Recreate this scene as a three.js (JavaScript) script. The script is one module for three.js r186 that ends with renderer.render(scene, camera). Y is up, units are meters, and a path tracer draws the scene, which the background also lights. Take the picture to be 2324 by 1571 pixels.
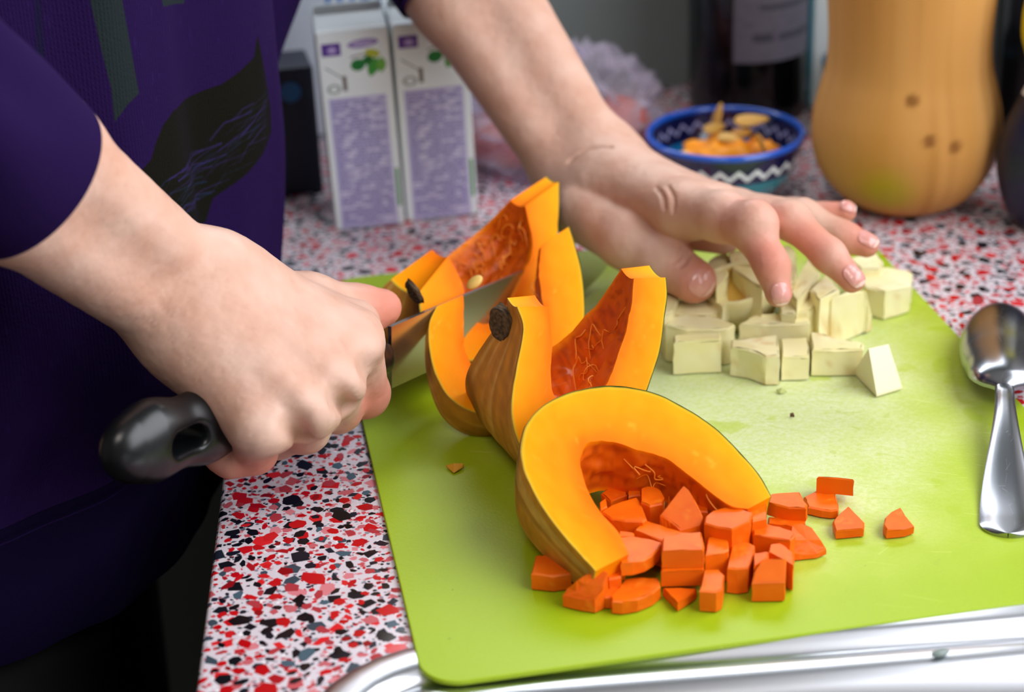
import * as THREE from 'three';
import { RectAreaLightUniformsLib } from 'three/addons/lights/RectAreaLightUniformsLib.js';
import { ConvexGeometry } from 'three/addons/geometries/ConvexGeometry.js';
import { RoundedBoxGeometry } from 'three/addons/geometries/RoundedBoxGeometry.js';
import { mergeGeometries, mergeVertices, toCreasedNormals } from 'three/addons/utils/BufferGeometryUtils.js';
import { ImprovedNoise } from 'three/addons/math/ImprovedNoise.js';

// ---------------------------------------------------------------- camera
// World: y up, metres, y = 0 is the worktop's surface; the worktop's front edge runs along z, the window wall is at +x.
const V = (x, y, z) => new THREE.Vector3(x, y, z);
const FPX = 4300, CX = 1162, CY = 785.5, CAMH = 0.3925;
const scene = new THREE.Scene();
const dn = V(1560 - CX, 9700 - CY, FPX).normalize();            // straight down, in camera axes (x right, y down, z ahead)
const fw = V(0, 0, 1).addScaledVector(dn, -dn.z).normalize(), rt = dn.clone().cross(fw).normalize();
const yaw = -3.187 * Math.PI / 180;
const bz = fw.clone().multiplyScalar(Math.cos(yaw)).addScaledVector(rt, Math.sin(yaw));
const bx = rt.clone().multiplyScalar(Math.cos(yaw)).addScaledVector(fw, -Math.sin(yaw));
const toW = (v) => V(v.dot(bx), -v.dot(dn), -v.dot(bz));
const CAM = toW(V(0, 0, 1)).multiplyScalar(-1).multiplyScalar((CAMH - 0.0025) / -toW(V(0, 0, 1)).y); CAM.y = CAMH;
const ray = (x, y) => toW(V((x - CX) / FPX, (y - CY) / FPX, 1));
const D = (x, y, d) => ray(x, y).multiplyScalar(d).add(CAM);                                   // a point of the photograph at a distance
const P = (x, y, h) => { const r = ray(x, y); return r.multiplyScalar((h - CAMH) / r.y).add(CAM); };   // ... on a level plane
const camera = new THREE.PerspectiveCamera(2 * Math.atan(1571 / 2 / FPX) * 180 / Math.PI, 2324 / 1571, 0.05, 30);
{
  const m = new THREE.Matrix4().makeBasis(toW(V(1, 0, 0)), toW(V(0, -1, 0)), toW(V(0, 0, -1)));
  camera.position.copy(CAM); camera.quaternion.setFromRotationMatrix(m);
  camera.focus = 0.765; camera.userData.fStop = 6.3;
}
scene.add(camera);

// ---------------------------------------------------------------- sky, window light, added fill lamp, exposure
scene.background = new THREE.Color().setRGB(0.9, 1.0, 1.15);     // bright overcast sky beyond the window
RectAreaLightUniformsLib.init();
const WALLX = 0.47, WIN = { z0: -0.10, z1: 1.0, y0: 0.16, y1: 1.05 }, WIN2 = { x0: -0.42, x1: 0.40, y0: 0.31, y1: 0.58 }, WZB = -0.385;
{
  const w = new THREE.RectAreaLight(new THREE.Color().setRGB(0.97, 0.98, 1.02), 5.6, WIN.z1 - WIN.z0 - 0.08, WIN.y1 - WIN.y0 - 0.08);
  w.name = 'window_light'; w.position.set(WALLX + 0.0, (WIN.y0 + WIN.y1) / 2, (WIN.z0 + WIN.z1) / 2); w.lookAt(-5, (WIN.y0 + WIN.y1) / 2, (WIN.z0 + WIN.z1) / 2);
  w.castShadow = true; scene.add(w);
  const b = new THREE.RectAreaLight(new THREE.Color().setRGB(0.96, 0.98, 1.03), 7.5, WIN2.x1 - WIN2.x0 - 0.08, WIN2.y1 - WIN2.y0 - 0.08);
  b.name = 'back_window_light'; b.position.set((WIN2.x0 + WIN2.x1) / 2, (WIN2.y0 + WIN2.y1) / 2, WZB); b.lookAt((WIN2.x0 + WIN2.x1) / 2, (WIN2.y0 + WIN2.y1) / 2, 5);
  b.castShadow = true; scene.add(b);
}
const renderer = new THREE.WebGLRenderer({ antialias: true });
renderer.toneMapping = THREE.LinearToneMapping;
renderer.toneMappingExposure = 0.86;
renderer.shadowMap.enabled = true;

// ---------------------------------------------------------------- helpers
let seed = 1234567;
const rnd = () => { seed = (seed * 1664525 + 1013904223) >>> 0; return seed / 4294967296; };
const rr = (a, b) => a + (b - a) * rnd();
const IN = new ImprovedNoise();
const noise = (x, y, z) => IN.noise(x + 100.3, y + 57.1, z + 31.7);
const fbm = (x, y, z) => noise(x, y, z) * 0.6 + noise(x * 2.1, y * 2.1, z * 2.1) * 0.28 + noise(x * 4.3, y * 4.3, z * 4.3) * 0.14;
const clamp = (x, a = 0, b = 1) => Math.min(b, Math.max(a, x));
const sst = (a, b, x) => { const t = clamp((x - a) / (b - a)); return t * t * (3 - 2 * t); };
const mix = (a, b, t) => a + (b - a) * t;
const C = (hex) => new THREE.Color(hex);
const lerpC = (a, b, t) => a.clone().lerp(b, clamp(t));
const mat = (hex, rough = 0.6, o = {}) => new THREE.MeshPhysicalMaterial({ color: hex, roughness: rough, ...o });
const vmat = (rough = 0.6, o = {}) => new THREE.MeshPhysicalMaterial({ color: 0xffffff, vertexColors: true, roughness: rough, ...o });
const taken = {};
function numbered(n) { taken[n] = (taken[n] ?? -1) + 1; return taken[n] ? `${n}_${String(taken[n]).padStart(3, '0')}` : n; }
function mesh(name, geo, m, parent) {
  const o = new THREE.Mesh(geo, m); o.name = parent ? name : numbered(name); o.castShadow = o.receiveShadow = true;
  (parent ?? scene).add(o); return o;
}
function thing(name, label, category, at = V(0, 0, 0), group) {
  const g = new THREE.Group(); g.name = numbered(name); g.position.copy(at); scene.add(g);
  g.userData = { label, category }; if (group) g.userData.group = group; return g;
}
function tag(o, label, category, group) { o.userData = { label, category }; if (group) o.userData.group = group; return o; }
function struct(name, geo, m, parent) { const o = mesh(name, geo, m, parent); if (!parent) { o.name = name; o.userData.kind = 'structure'; } return o; }
const box = (x0, y0, z0, x1, y1, z1) => new THREE.BoxGeometry(x1 - x0, y1 - y0, z1 - z0).translate((x0 + x1) / 2, (y0 + y1) / 2, (z0 + z1) / 2);
const rbox = (w, h, d, r, seg = 2) => new RoundedBoxGeometry(w, h, d, seg, r);
const merge = (list) => mergeGeometries(list.map((g) => { const q = g.index ? g.toNonIndexed() : g; for (const k of Object.keys(q.attributes)) if (!['position', 'normal', 'uv'].includes(k)) q.deleteAttribute(k); return q; }));
function canvasTex(w, h, draw, srgb = true) {
  const c = document.createElement('canvas'); c.width = w; c.height = h; draw(c.getContext('2d'), w, h);
  const t = new THREE.CanvasTexture(c); if (srgb) t.colorSpace = THREE.SRGBColorSpace; t.wrapS = t.wrapT = THREE.RepeatWrapping; t.anisotropy = 8; return t;
}
// a grid of points nu x nv -> geometry; f(u, v) gives a Vector3, col(u, v, p) a Color
function grid(nu, nv, f, { closeU = false, col, flip = false, uv } = {}) {
  const pos = [], cs = [], uvs = [], idx = [];
  for (let i = 0; i <= nu; i++) for (let j = 0; j <= nv; j++) {
    const u = i / nu, v = j / nv, p = f(closeU && i === nu ? 0 : u, v); pos.push(p.x, p.y, p.z);
    const q = uv ? uv(u, v, p) : [u, v]; uvs.push(q[0], q[1]);
    if (col) { const c = col(closeU && i === nu ? 0 : u, v, p); cs.push(c.r, c.g, c.b); }
  }
  for (let i = 0; i < nu; i++) for (let j = 0; j < nv; j++) {
    const a = i * (nv + 1) + j, b = a + nv + 1;
    flip ? idx.push(a, a + 1, b, b, a + 1, b + 1) : idx.push(a, b, a + 1, b, b + 1, a + 1);
  }
  const g = new THREE.BufferGeometry();
  g.setAttribute('position', new THREE.Float32BufferAttribute(pos, 3)); g.setAttribute('uv', new THREE.Float32BufferAttribute(uvs, 2));
  if (col) g.setAttribute('color', new THREE.Float32BufferAttribute(cs, 3));
  g.setIndex(idx); g.computeVertexNormals();
  if (closeU) { const n = g.attributes.normal; for (let j = 0; j <= nv; j++) { const b = nu * (nv + 1) + j; const s = V(n.getX(j) + n.getX(b), n.getY(j) + n.getY(b), n.getZ(j) + n.getZ(b)).normalize(); n.setXYZ(j, s.x, s.y, s.z); n.setXYZ(b, s.x, s.y, s.z); } }
  return g;
}
const lathe = (pts, seg = 64) => new THREE.LatheGeometry(pts.map(([r, y]) => new THREE.Vector2(r, y)), seg);
const smoothPts = (pts, n) => new THREE.CatmullRomCurve3(pts.map(([a, b, c = 0]) => V(a, b, c)), false, 'centripetal').getPoints(n);
const tube = (pts, r, seg = 24, rad = 6) => new THREE.TubeGeometry(new THREE.CatmullRomCurve3(pts), seg, r, rad, false);
function inFrame(geo, o, x, y, z) { return geo.applyMatrix4(new THREE.Matrix4().makeBasis(x, y, z).setPosition(o)); }

// signed distance shapes: chains of tapered capsules and ellipsoids joined with a smooth minimum, meshed with surface nets
const cap = (a, b, ra, rb = ra, o = {}) => {
  const ba = b.clone().sub(a), l2 = ba.lengthSq(), rm = Math.max(ra, rb);
  return { f: (x, y, z) => {
    const px = x - a.x, py = y - a.y, pz = z - a.z; const h = clamp((px * ba.x + py * ba.y + pz * ba.z) / l2);
    const dx = px - ba.x * h, dy = py - ba.y * h, dz = pz - ba.z * h; return Math.sqrt(dx * dx + dy * dy + dz * dz) - (ra + (rb - ra) * h);
  }, ...o };
};
const ell = (c, ax, ay, az, rx, ry, rz, o = {}) => ({ f: (x, y, z) => {
  const px = x - c.x, py = y - c.y, pz = z - c.z;
  const u = (px * ax.x + py * ax.y + pz * ax.z) / rx, v = (px * ay.x + py * ay.y + pz * ay.z) / ry, w = (px * az.x + py * az.y + pz * az.z) / rz;
  const k0 = Math.sqrt(u * u + v * v + w * w), k1 = Math.sqrt(u * u / rx / rx + v * v / ry / ry + w * w / rz / rz); return k1 > 0 ? k0 * (k0 - 1) / k1 : -Math.min(rx, ry, rz);
}, ...o });
const smin = (a, b, k) => { const h = Math.max(k - Math.abs(a - b), 0) / k; return Math.min(a, b) - h * h * k * 0.25; };
const smax = (a, b, k) => -smin(-a, -b, k);
// groups: arrays of shapes; within a group k = shape.k ?? 0.008, between groups kg
function union(groups, kg = 0.004, cuts = []) {
  return (x, y, z) => {
    let d = 1e3;
    for (const g of groups) { let e = 1e3; for (const s of g) e = smin(e, s.f(x, y, z), s.k ?? 0.008); d = smin(d, e, g.kg ?? kg); }
    for (const s of cuts) d = smax(d, -s.f(x, y, z), s.k ?? 0.004);
    return d;
  };
}
function netMesh(f, lo, hi, cell, color) {
  const nx = Math.ceil((hi.x - lo.x) / cell) + 1, ny = Math.ceil((hi.y - lo.y) / cell) + 1, nz = Math.ceil((hi.z - lo.z) / cell) + 1;
  const val = new Float32Array(nx * ny * nz).fill(1), B = 8, at = (i, j, k) => (i * ny + j) * nz + k;
  for (let bi = 0; bi < nx; bi += B) for (let bj = 0; bj < ny; bj += B) for (let bk = 0; bk < nz; bk += B) {
    const dC = f(lo.x + (bi + B / 2) * cell, lo.y + (bj + B / 2) * cell, lo.z + (bk + B / 2) * cell);
    const skip = Math.abs(dC) > B * cell * 1.15 + 0.004;
    for (let i = bi; i < Math.min(nx, bi + B); i++) for (let j = bj; j < Math.min(ny, bj + B); j++) for (let k = bk; k < Math.min(nz, bk + B); k++)
      val[at(i, j, k)] = skip ? dC : f(lo.x + i * cell, lo.y + j * cell, lo.z + k * cell);
  }
  const vid = new Int32Array(nx * ny * nz).fill(-1), pos = [], idx = [];
  for (let i = 0; i < nx - 1; i++) for (let j = 0; j < ny - 1; j++) for (let k = 0; k < nz - 1; k++) {
    let m = 0; const c = [];
    for (let q = 0; q < 8; q++) { const v = val[at(i + (q & 1), j + (q >> 1 & 1), k + (q >> 2))]; c.push(v); if (v < 0) m++; }
    if (m === 0 || m === 8) continue;
    let sx = 0, sy = 0, sz = 0, n = 0;
    for (let q = 0; q < 8; q++) for (const b of [1, 2, 4]) { if (q & b) continue; const r = q | b; if ((c[q] < 0) === (c[r] < 0)) continue; const t = c[q] / (c[q] - c[r]);
      sx += (q & 1) + (b === 1 ? t : 0); sy += (q >> 1 & 1) + (b === 2 ? t : 0); sz += (q >> 2) + (b === 4 ? t : 0); n++; }
    vid[at(i, j, k)] = pos.length / 3; pos.push(lo.x + (i + sx / n) * cell, lo.y + (j + sy / n) * cell, lo.z + (k + sz / n) * cell);
  }
  const quad = (a, b, c, d, fl) => { if (a < 0 || b < 0 || c < 0 || d < 0) return; fl ? idx.push(a, b, c, a, c, d) : idx.push(a, c, b, a, d, c); };
  for (let i = 1; i < nx - 1; i++) for (let j = 1; j < ny - 1; j++) for (let k = 1; k < nz - 1; k++) {
    const s = val[at(i, j, k)] < 0;
    if (s !== val[at(i + 1, j, k)] < 0) quad(vid[at(i, j - 1, k - 1)], vid[at(i, j, k - 1)], vid[at(i, j, k)], vid[at(i, j - 1, k)], s);
    if (s !== val[at(i, j + 1, k)] < 0) quad(vid[at(i - 1, j, k - 1)], vid[at(i - 1, j, k)], vid[at(i, j, k)], vid[at(i, j, k - 1)], s);
    if (s !== val[at(i, j, k + 1)] < 0) quad(vid[at(i - 1, j - 1, k)], vid[at(i, j - 1, k)], vid[at(i, j, k)], vid[at(i - 1, j, k)], s);
  }
  const g = new THREE.BufferGeometry(), nv = pos.length / 3, nor = new Float32Array(nv * 3), uv = new Float32Array(nv * 2), e = cell * 0.6;
  const col = color ? new Float32Array(nv * 3) : null, n = V(0, 0, 0);
  for (let v = 0; v < nv; v++) {
    const x = pos[v * 3], y = pos[v * 3 + 1], z = pos[v * 3 + 2];
    n.set(f(x + e, y, z) - f(x - e, y, z), f(x, y + e, z) - f(x, y - e, z), f(x, y, z + e) - f(x, y, z - e)).normalize();
    nor.set([n.x, n.y, n.z], v * 3); uv.set([x * 20 + y * 7, z * 20 + y * 12], v * 2);
    if (col) { const c = color(x, y, z, n); col.set([c.r, c.g, c.b], v * 3); }
  }
  g.setAttribute('position', new THREE.Float32BufferAttribute(pos, 3)); g.setAttribute('normal', new THREE.BufferAttribute(nor, 3)); g.setAttribute('uv', new THREE.BufferAttribute(uv, 2));
  if (col) g.setAttribute('color', new THREE.BufferAttribute(col, 3));
  g.setIndex(idx); return g;
}
function proj(p) { const d = p.clone().sub(CAM), rx = toW(V(1, 0, 0)), uy = toW(V(0, 1, 0)), fz = toW(V(0, 0, 1)); const z = d.dot(fz); return [CX + d.dot(rx) / z * FPX, CY + d.dot(uy) / z * FPX, z]; }

// the cutting board's place: a 0.284 x 0.363 m sheet, turned on the worktop
const BW = 0.2834, BD = 0.3620;
const bU = V(1, 0, -0.1027).normalize(), bV = V(bU.z * -1, 0, bU.x);
const bO = V(-0.0957 + 0.2395 - 0.0427 + 0.1858, 0, -0.096 + 0.2357 + 0.2662 - 0.123).multiplyScalar(0.25).addScaledVector(bU, -BW / 2).addScaledVector(bV, -BD / 2);
const bUV = (p) => { const d = V(p.x - bO.x, 0, p.z - bO.z); return { u: d.dot(bU), v: d.dot(bV) }; };

// ---------------------------------------------------------------- the room
const wallM = mat(0x7c8684, 0.85), ceilM = mat(0xb4afa8, 0.9), floorM = mat(0x4a3c30, 0.6), trimM = mat(0xf2f2ee, 0.4);
const FL = -0.9, CE = 1.6, XL = -2.4, ZB = -0.385, ZF = 2.6, T = 0.12;
struct('floor', box(XL - T, FL - 0.1, ZB - T, WALLX + T, FL, ZF + T), floorM);
struct('ceiling', box(XL - T, CE, ZB - T, WALLX + T, CE + 0.1, ZF + T), ceilM);
struct('wall_back', merge([box(XL - T, FL, ZB - T, WIN2.x0, CE, ZB), box(WIN2.x1, FL, ZB - T, WALLX + T, CE, ZB), box(WIN2.x0, FL, ZB - T, WIN2.x1, WIN2.y0, ZB), box(WIN2.x0, WIN2.y1, ZB - T, WIN2.x1, CE, ZB)]), wallM);
const paneM = new THREE.MeshPhysicalMaterial({ color: 0xffffff, roughness: 0, transmission: 1, thickness: 0, ior: 1.5 });
{
  const w = new THREE.Group(); w.name = 'window_2'; w.userData.kind = 'structure'; scene.add(w); const { x0, x1, y0, y1 } = WIN2, f = 0.04, z0 = ZB - 0.1, z1 = ZB - 0.05;
  mesh('window_frame', merge([box(x0, y0, z0, x1, y0 + f, z1), box(x0, y1 - f, z0, x1, y1, z1), box(x0, y0 + f, z0, x0 + f, y1 - f, z1), box(x1 - f, y0 + f, z0, x1, y1 - f, z1)]), trimM, w);
  mesh('pane', new THREE.PlaneGeometry(x1 - x0 - 2 * f, y1 - y0 - 2 * f).translate((x0 + x1) / 2, (y0 + y1) / 2, ZB - 0.075), paneM, w);
}
struct('wall_front', box(XL - T, FL, ZF, WALLX + T, CE, ZF + T), ceilM);
struct('wall_left', box(XL - T, FL, ZB, XL, CE, ZF), ceilM);
struct('wall_right', merge([
  box(WALLX, FL, ZB, WALLX + T, WIN.y0, ZF), box(WALLX, WIN.y1, ZB, WALLX + T, CE, ZF),
  box(WALLX, WIN.y0, ZB, WALLX + T, WIN.y1, WIN.z0), box(WALLX, WIN.y0, WIN.z1, WALLX + T, WIN.y1, ZF)]), ceilM);
{
  const w = new THREE.Group(); w.name = 'window_1'; w.userData.kind = 'structure'; scene.add(w);
  const x0 = WALLX + 0.05, x1 = WALLX + 0.1, f = 0.04, zm = (WIN.z0 + WIN.z1) / 2;
  mesh('window_frame', merge([box(x0, WIN.y0, WIN.z0, x1, WIN.y0 + f, WIN.z1), box(x0, WIN.y1 - f, WIN.z0, x1, WIN.y1, WIN.z1), box(x0, WIN.y0 + f, WIN.z0, x1, WIN.y1 - f, WIN.z0 + f),
    box(x0, WIN.y0 + f, WIN.z1 - f, x1, WIN.y1 - f, WIN.z1), box(x0, WIN.y0 + f, zm - f / 2, x1, WIN.y1 - f, zm + f / 2)]), trimM, w);
  const glass = paneM;
  for (const [a, b] of [[WIN.z0 + f, zm - f / 2], [zm + f / 2, WIN.z1 - f]])
    mesh('pane', new THREE.PlaneGeometry(b - a, WIN.y1 - WIN.y0 - 2 * f).rotateY(-Math.PI / 2).translate(WALLX + 0.075, (WIN.y0 + WIN.y1) / 2, (a + b) / 2), glass, w);
}

// ---------------------------------------------------------------- worktop, base cabinet, sink
const EDGE = -0.1305, BT = 0.0025, CT = 0.03;
const chipCols = ['#12141a', '#12141a', '#171a22', '#1d2430', '#c4131a', '#c4131a', '#a81820', '#d8262a', '#c2555c', '#d98088', '#3d4a55'];
const terrazzo = canvasTex(2048, 2048, (g, w, h) => {
  g.fillStyle = '#d9d0d8'; g.fillRect(0, 0, w, h);
  const chip = (x, y, r, c) => {
    const n = 4 + Math.floor(rnd() * 4), a0 = rnd() * 7, st = rr(0.5, 1), pts = [];
    for (let i = 0; i < n; i++) { const a = a0 + (i + rr(-0.28, 0.28)) / n * 6.283, q = r * rr(0.7, 1.1); pts.push([Math.cos(a) * q, Math.sin(a) * q * st]); }
    const t = rnd() * 6.283, ct = Math.cos(t), sn = Math.sin(t); g.fillStyle = c;
    for (const ox of [-w, 0, w]) for (const oy of [-h, 0, h]) { if (x + ox < -40 || x + ox > w + 40 || y + oy < -40 || y + oy > h + 40) continue;
      g.beginPath(); pts.forEach(([px, py], i) => g[i ? 'lineTo' : 'moveTo'](x + ox + px * ct - py * sn, y + oy + px * sn + py * ct)); g.closePath(); g.fill(); }
  };
  const soft = ['#e8e2e8', '#f3eef2', '#d98e96', '#c9a8b0', '#b43038', '#8e8e9a', '#c0747c', '#5e6470', '#20242c', '#d0525a'];
  for (let i = 0; i < 26000; i++) chip(rnd() * w, rnd() * h, rr(2, 7), soft[Math.floor(rnd() * soft.length)]);
  const cells = new Map(), kept = [];
  const place = (n, r0, r1, gap) => { for (let i = 0; i < n; i++) {
    const x = rnd() * w, y = rnd() * h, r = rr(r0, r1); let ok = true; const cx = Math.floor(x / 32), cy = Math.floor(y / 32);
    for (let a = -2; a <= 2 && ok; a++) for (let b = -2; b <= 2 && ok; b++) for (const [px, py, pr] of cells.get(`${(cx + a + 64) % 64},${(cy + b + 64) % 64}`) ?? []) { let dx = Math.abs(px - x), dy = Math.abs(py - y); dx = Math.min(dx, w - dx); dy = Math.min(dy, h - dy); if (Math.hypot(dx, dy) < (pr + r) * gap) { ok = false; break; } }
    if (!ok) continue; const k = `${cx},${cy}`; if (!cells.has(k)) cells.set(k, []); cells.get(k).push([x, y, r]); kept.push([x, y, r]); } };
  place(5000, 14, 24, 0.92); place(14000, 7, 13, 0.9); place(26000, 4, 7, 0.9);
  for (const [x, y, r] of kept) chip(x, y, r * 1.05, chipCols[Math.floor(rnd() * chipCols.length)]);
});
terrazzo.repeat.set(1 / 0.4, 1 / 0.4);
const terrM = new THREE.MeshPhysicalMaterial({ map: terrazzo, roughness: 0.22, specularIntensity: 0.6 });
const planar = (g) => { const p = g.attributes.position, n = g.attributes.normal, uv = []; for (let i = 0; i < p.count; i++) { const ax = Math.abs(n.getX(i)), ay = Math.abs(n.getY(i)), az = Math.abs(n.getZ(i)); ay >= ax && ay >= az ? uv.push(p.getX(i), p.getZ(i)) : ax > az ? uv.push(p.getY(i) + 0.13, p.getZ(i)) : uv.push(p.getX(i), p.getY(i)); } g.setAttribute('uv', new THREE.Float32BufferAttribute(uv, 2)); return g; };
// sink: a rounded rectangle let into the worktop
const SK = { x0: -0.092, x1: 0.42, z0: 0.2395, z1: 1.02, r: 0.05 };
const sinkPath = (grow) => { const s = new THREE.Path(), { x0, x1, z0, z1, r } = SK, R = r + grow; const a = x0 - grow, b = x1 + grow, c = -(z1 + grow), d = -(z0 - grow);
  s.moveTo(a + R, c); s.lineTo(b - R, c); s.absarc(b - R, c + R, R, -Math.PI / 2, 0, false); s.lineTo(b, d - R); s.absarc(b - R, d - R, R, 0, Math.PI / 2, false); s.lineTo(a + R, d); s.absarc(a + R, d - R, R, Math.PI / 2, Math.PI, false); s.lineTo(a, c + R); s.absarc(a + R, c + R, R, Math.PI, Math.PI * 1.5, false); return s; };
const worktop = thing('worktop', 'polished terrazzo kitchen worktop with red, black and white stone chips', 'worktop');
{
  const s = new THREE.Shape(); s.moveTo(EDGE, -1.6); s.lineTo(WALLX, -1.6); s.lineTo(WALLX, -ZB); s.lineTo(EDGE, -ZB); s.closePath(); s.holes.push(sinkPath(-0.004));
  const b = 0.002, g = new THREE.ExtrudeGeometry(s, { depth: CT - 2 * b, bevelEnabled: true, bevelSize: b, bevelThickness: b, bevelOffset: -b, bevelSegments: 3, curveSegments: 24 }).rotateX(-Math.PI / 2).translate(0, -CT + b, 0);
  mesh('slab', planar(g), terrM, worktop);
  // the larger chips, ground flush: a few shapes, turned and stretched
  const shapes = Array.from({ length: 14 }, () => { const n = 5 + Math.floor(rnd() * 3), st = rr(0.5, 0.95), sh = new THREE.Shape(); const a0 = rnd() * 6; for (let i = 0; i < n; i++) { const a = a0 + (i + rr(-0.3, 0.3)) / n * 6.283, q = rr(0.75, 1.12); sh[i ? 'lineTo' : 'moveTo'](Math.cos(a) * q, Math.sin(a) * q * st); } sh.closePath();
    return new THREE.ExtrudeGeometry(sh, { depth: 1, bevelEnabled: false }).rotateX(-Math.PI / 2); });
  const mats = ['#0d0f14', '#101319', '#141a26', '#0d0f14', '#b80c14', '#c2141a', '#8f1016', '#cf2024', '#b23a42', '#c8666e', '#46606e'].map((c) => mat(c, 0.16));
  const wgt = [0, 0, 1, 2, 3, 0, 1, 4, 5, 4, 5, 6, 7, 8, 9, 8, 10, 4];
  const put = []; let tries = 0;
  while (put.length < 300 && tries++ < 40000) {
    const near = put.length < 245, px = near ? rr(430, 1000) : rr(1960, 2324), py = near ? rr(990, 1571) : rr(500, 900), p = P(px, py, 0); const r = Math.min(rr(0.0019, 0.0056), rr(0.0019, 0.0056)) + (rnd() < 0.12 ? 0.0014 : 0);
    if (p.x < EDGE + r + 0.003 || p.x > 0.4) continue;
    // keep clear of the board and of the sink
    const e = bUV(p); if (e.u > -r && e.v > -r && e.u < BW + r && e.v < BD + r) continue;
    const qx = Math.max(SK.x0 + SK.r - p.x, 0, p.x - SK.x1 + SK.r), qz = Math.max(SK.z0 + SK.r - p.z, 0); if (p.x > SK.x0 && p.z > SK.z0 && Math.hypot(qx, qz) < SK.r + r + 0.004) continue; if (p.z > SK.z0 - r - 0.004 && p.x > SK.x0 + SK.r && p.z < SK.z0 + 0.3) continue;
    if (put.some((o) => Math.hypot(o[0] - p.x, o[1] - p.z) < (o[2] + r) * 0.97)) continue;
    put.push([p.x, p.z, r]); const q = Math.floor(rnd() * shapes.length);
    const m = mesh('stone_chip', shapes[q], mats[wgt[Math.floor(rnd() * wgt.length)]], worktop); m.scale.set(r, 0.0006, r); m.position.set(p.x, -0.00055, p.z); m.rotation.y = rnd() * 6.28;
  }
  const cab = thing('base_cabinet', 'plain dark base cabinet carrying the terrazzo worktop', 'cabinet');
  const cm = mat(0x2a2a2e, 0.5); mesh('carcass', box(EDGE + 0.04, FL + 0.1, ZB, WALLX, -CT - 0.18, 1.6), cm, cab); mesh('plinth', box(EDGE + 0.09, FL, ZB, WALLX, FL + 0.1, 1.6), cm, cab);
  mesh('rail', merge([box(EDGE + 0.04, -CT - 0.18, ZB, EDGE + 0.055, -CT, 1.6), box(WALLX - 0.02, -CT - 0.18, ZB, WALLX, -CT, 1.6), box(EDGE + 0.055, -CT - 0.18, ZB, WALLX - 0.02, -CT, 0.15)]), cm, cab);
  for (let i = 0; i < 4; i++) { const z0 = ZB + 0.01 + i * 0.49; const d = mesh('door', box(EDGE + 0.02, FL + 0.11, z0, EDGE + 0.04, -CT - 0.01, z0 + 0.48), cm, cab); mesh('handle', box(EDGE + 0.008, -0.2, z0 + 0.42, EDGE + 0.02, -0.08, z0 + 0.432), mat(0x9a9a9a, 0.3, { metalness: 1 }), d); }
}
{
  const sink = thing('sink', 'brushed stainless steel sink with a raised stepped rim below the cutting board', 'sink');
  // height profile by distance from the outer edge
  const prof = smoothPts([[-0.002, 0.0004], [0.001, 0.0012], [0.006, 0.0014], [0.011, 0.001], [0.0135, -0.0004], [0.0165, -0.0028], [0.0185, -0.0030], [0.022, -0.0016], [0.0255, -0.0010], [0.031, -0.0016], [0.036, -0.005], [0.042, -0.016], [0.05, -0.05], [0.055, -0.12], [0.07, -0.14], [0.12, -0.143], [0.2, -0.146]], 90);
  const outline = (t) => { const pts = sinkPath(0).getSpacedPoints(240); const p = pts[Math.round(t * 240) % 240]; return p; };
  const pts = sinkPath(0).getSpacedPoints(240).slice(0, 240).map((p) => V(p.x, 0, -p.y)), cen = V((SK.x0 + SK.x1) / 2, 0, (SK.z0 + SK.z1) / 2);
  const inset = (p, d) => { // move inwards by d, staying inside the rounded rectangle's core
    const r = SK.r, cx = clamp(p.x, SK.x0 + r, SK.x1 - r), cz = clamp(p.z, SK.z0 + r, SK.z1 - r); let n = V(p.x - cx, 0, p.z - cz); const q = n.clone().normalize();
    if (d <= r) return V(cx + q.x * (r - d), 0, cz + q.z * (r - d)); const e = (d - r); return V(cx + (cen.x - cx) * clamp(e / 0.2), 0, cz + (cen.z - cz) * clamp(e / 0.2)); };
  const steel = new THREE.MeshPhysicalMaterial({ color: 0xdfe2e8, metalness: 1, roughness: 0.28 });
  mesh('rim', grid(240, 62, (u, v) => { const q = prof[Math.round(v * 62)], p = inset(pts[Math.round(u * 240) % 240], q.x); p.y = q.y; return p; }, { closeU: true, flip: true }), steel, sink);
  mesh('bowl', grid(240, 28, (u, v) => { const q = prof[62 + Math.round(v * 28)], p = inset(pts[Math.round(u * 240) % 240], q.x); p.y = q.y; return p; }, { closeU: true, flip: true }), steel, sink);
  const wet = tag(mesh('food_scrap', new THREE.IcosahedronGeometry(1, 3), mat(0x8d9c96, 0.25, { transmission: 0.3 })), 'small grey green wet scrap stuck on the steel sink rim', 'scrap');
  const p = P(2134, 1482, 0.0005); wet.position.copy(p); wet.scale.set(0.0036, 0.0012, 0.0018); wet.rotation.y = 0.3;
}

{ // added fill lamp, unseen behind the camera: a flat square ceiling panel
  const l = thing('added_fill_lamp', 'added flat square white fill lamp on the unseen kitchen ceiling', 'lamp', V(-0.35, CE - 0.05, 1.25));
  mesh('housing', box(-0.33, 0.012, -0.33, 0.33, 0.05, 0.33), trimM, l);
  mesh('diffuser', box(-0.3, 0, -0.3, 0.3, 0.012, 0.3), new THREE.MeshStandardMaterial({ color: 0xffffff, emissive: 0xfff6ea, emissiveIntensity: 1.6 }), l);
  const r = new THREE.RectAreaLight(0xfff6ee, 8, 0.6, 0.6); r.name = 'added_fill_lamp_light'; r.position.set(-0.35, CE - 0.056, 1.25); r.lookAt(-0.35, -5, 1.25); r.castShadow = true; scene.add(r);
}

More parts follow.
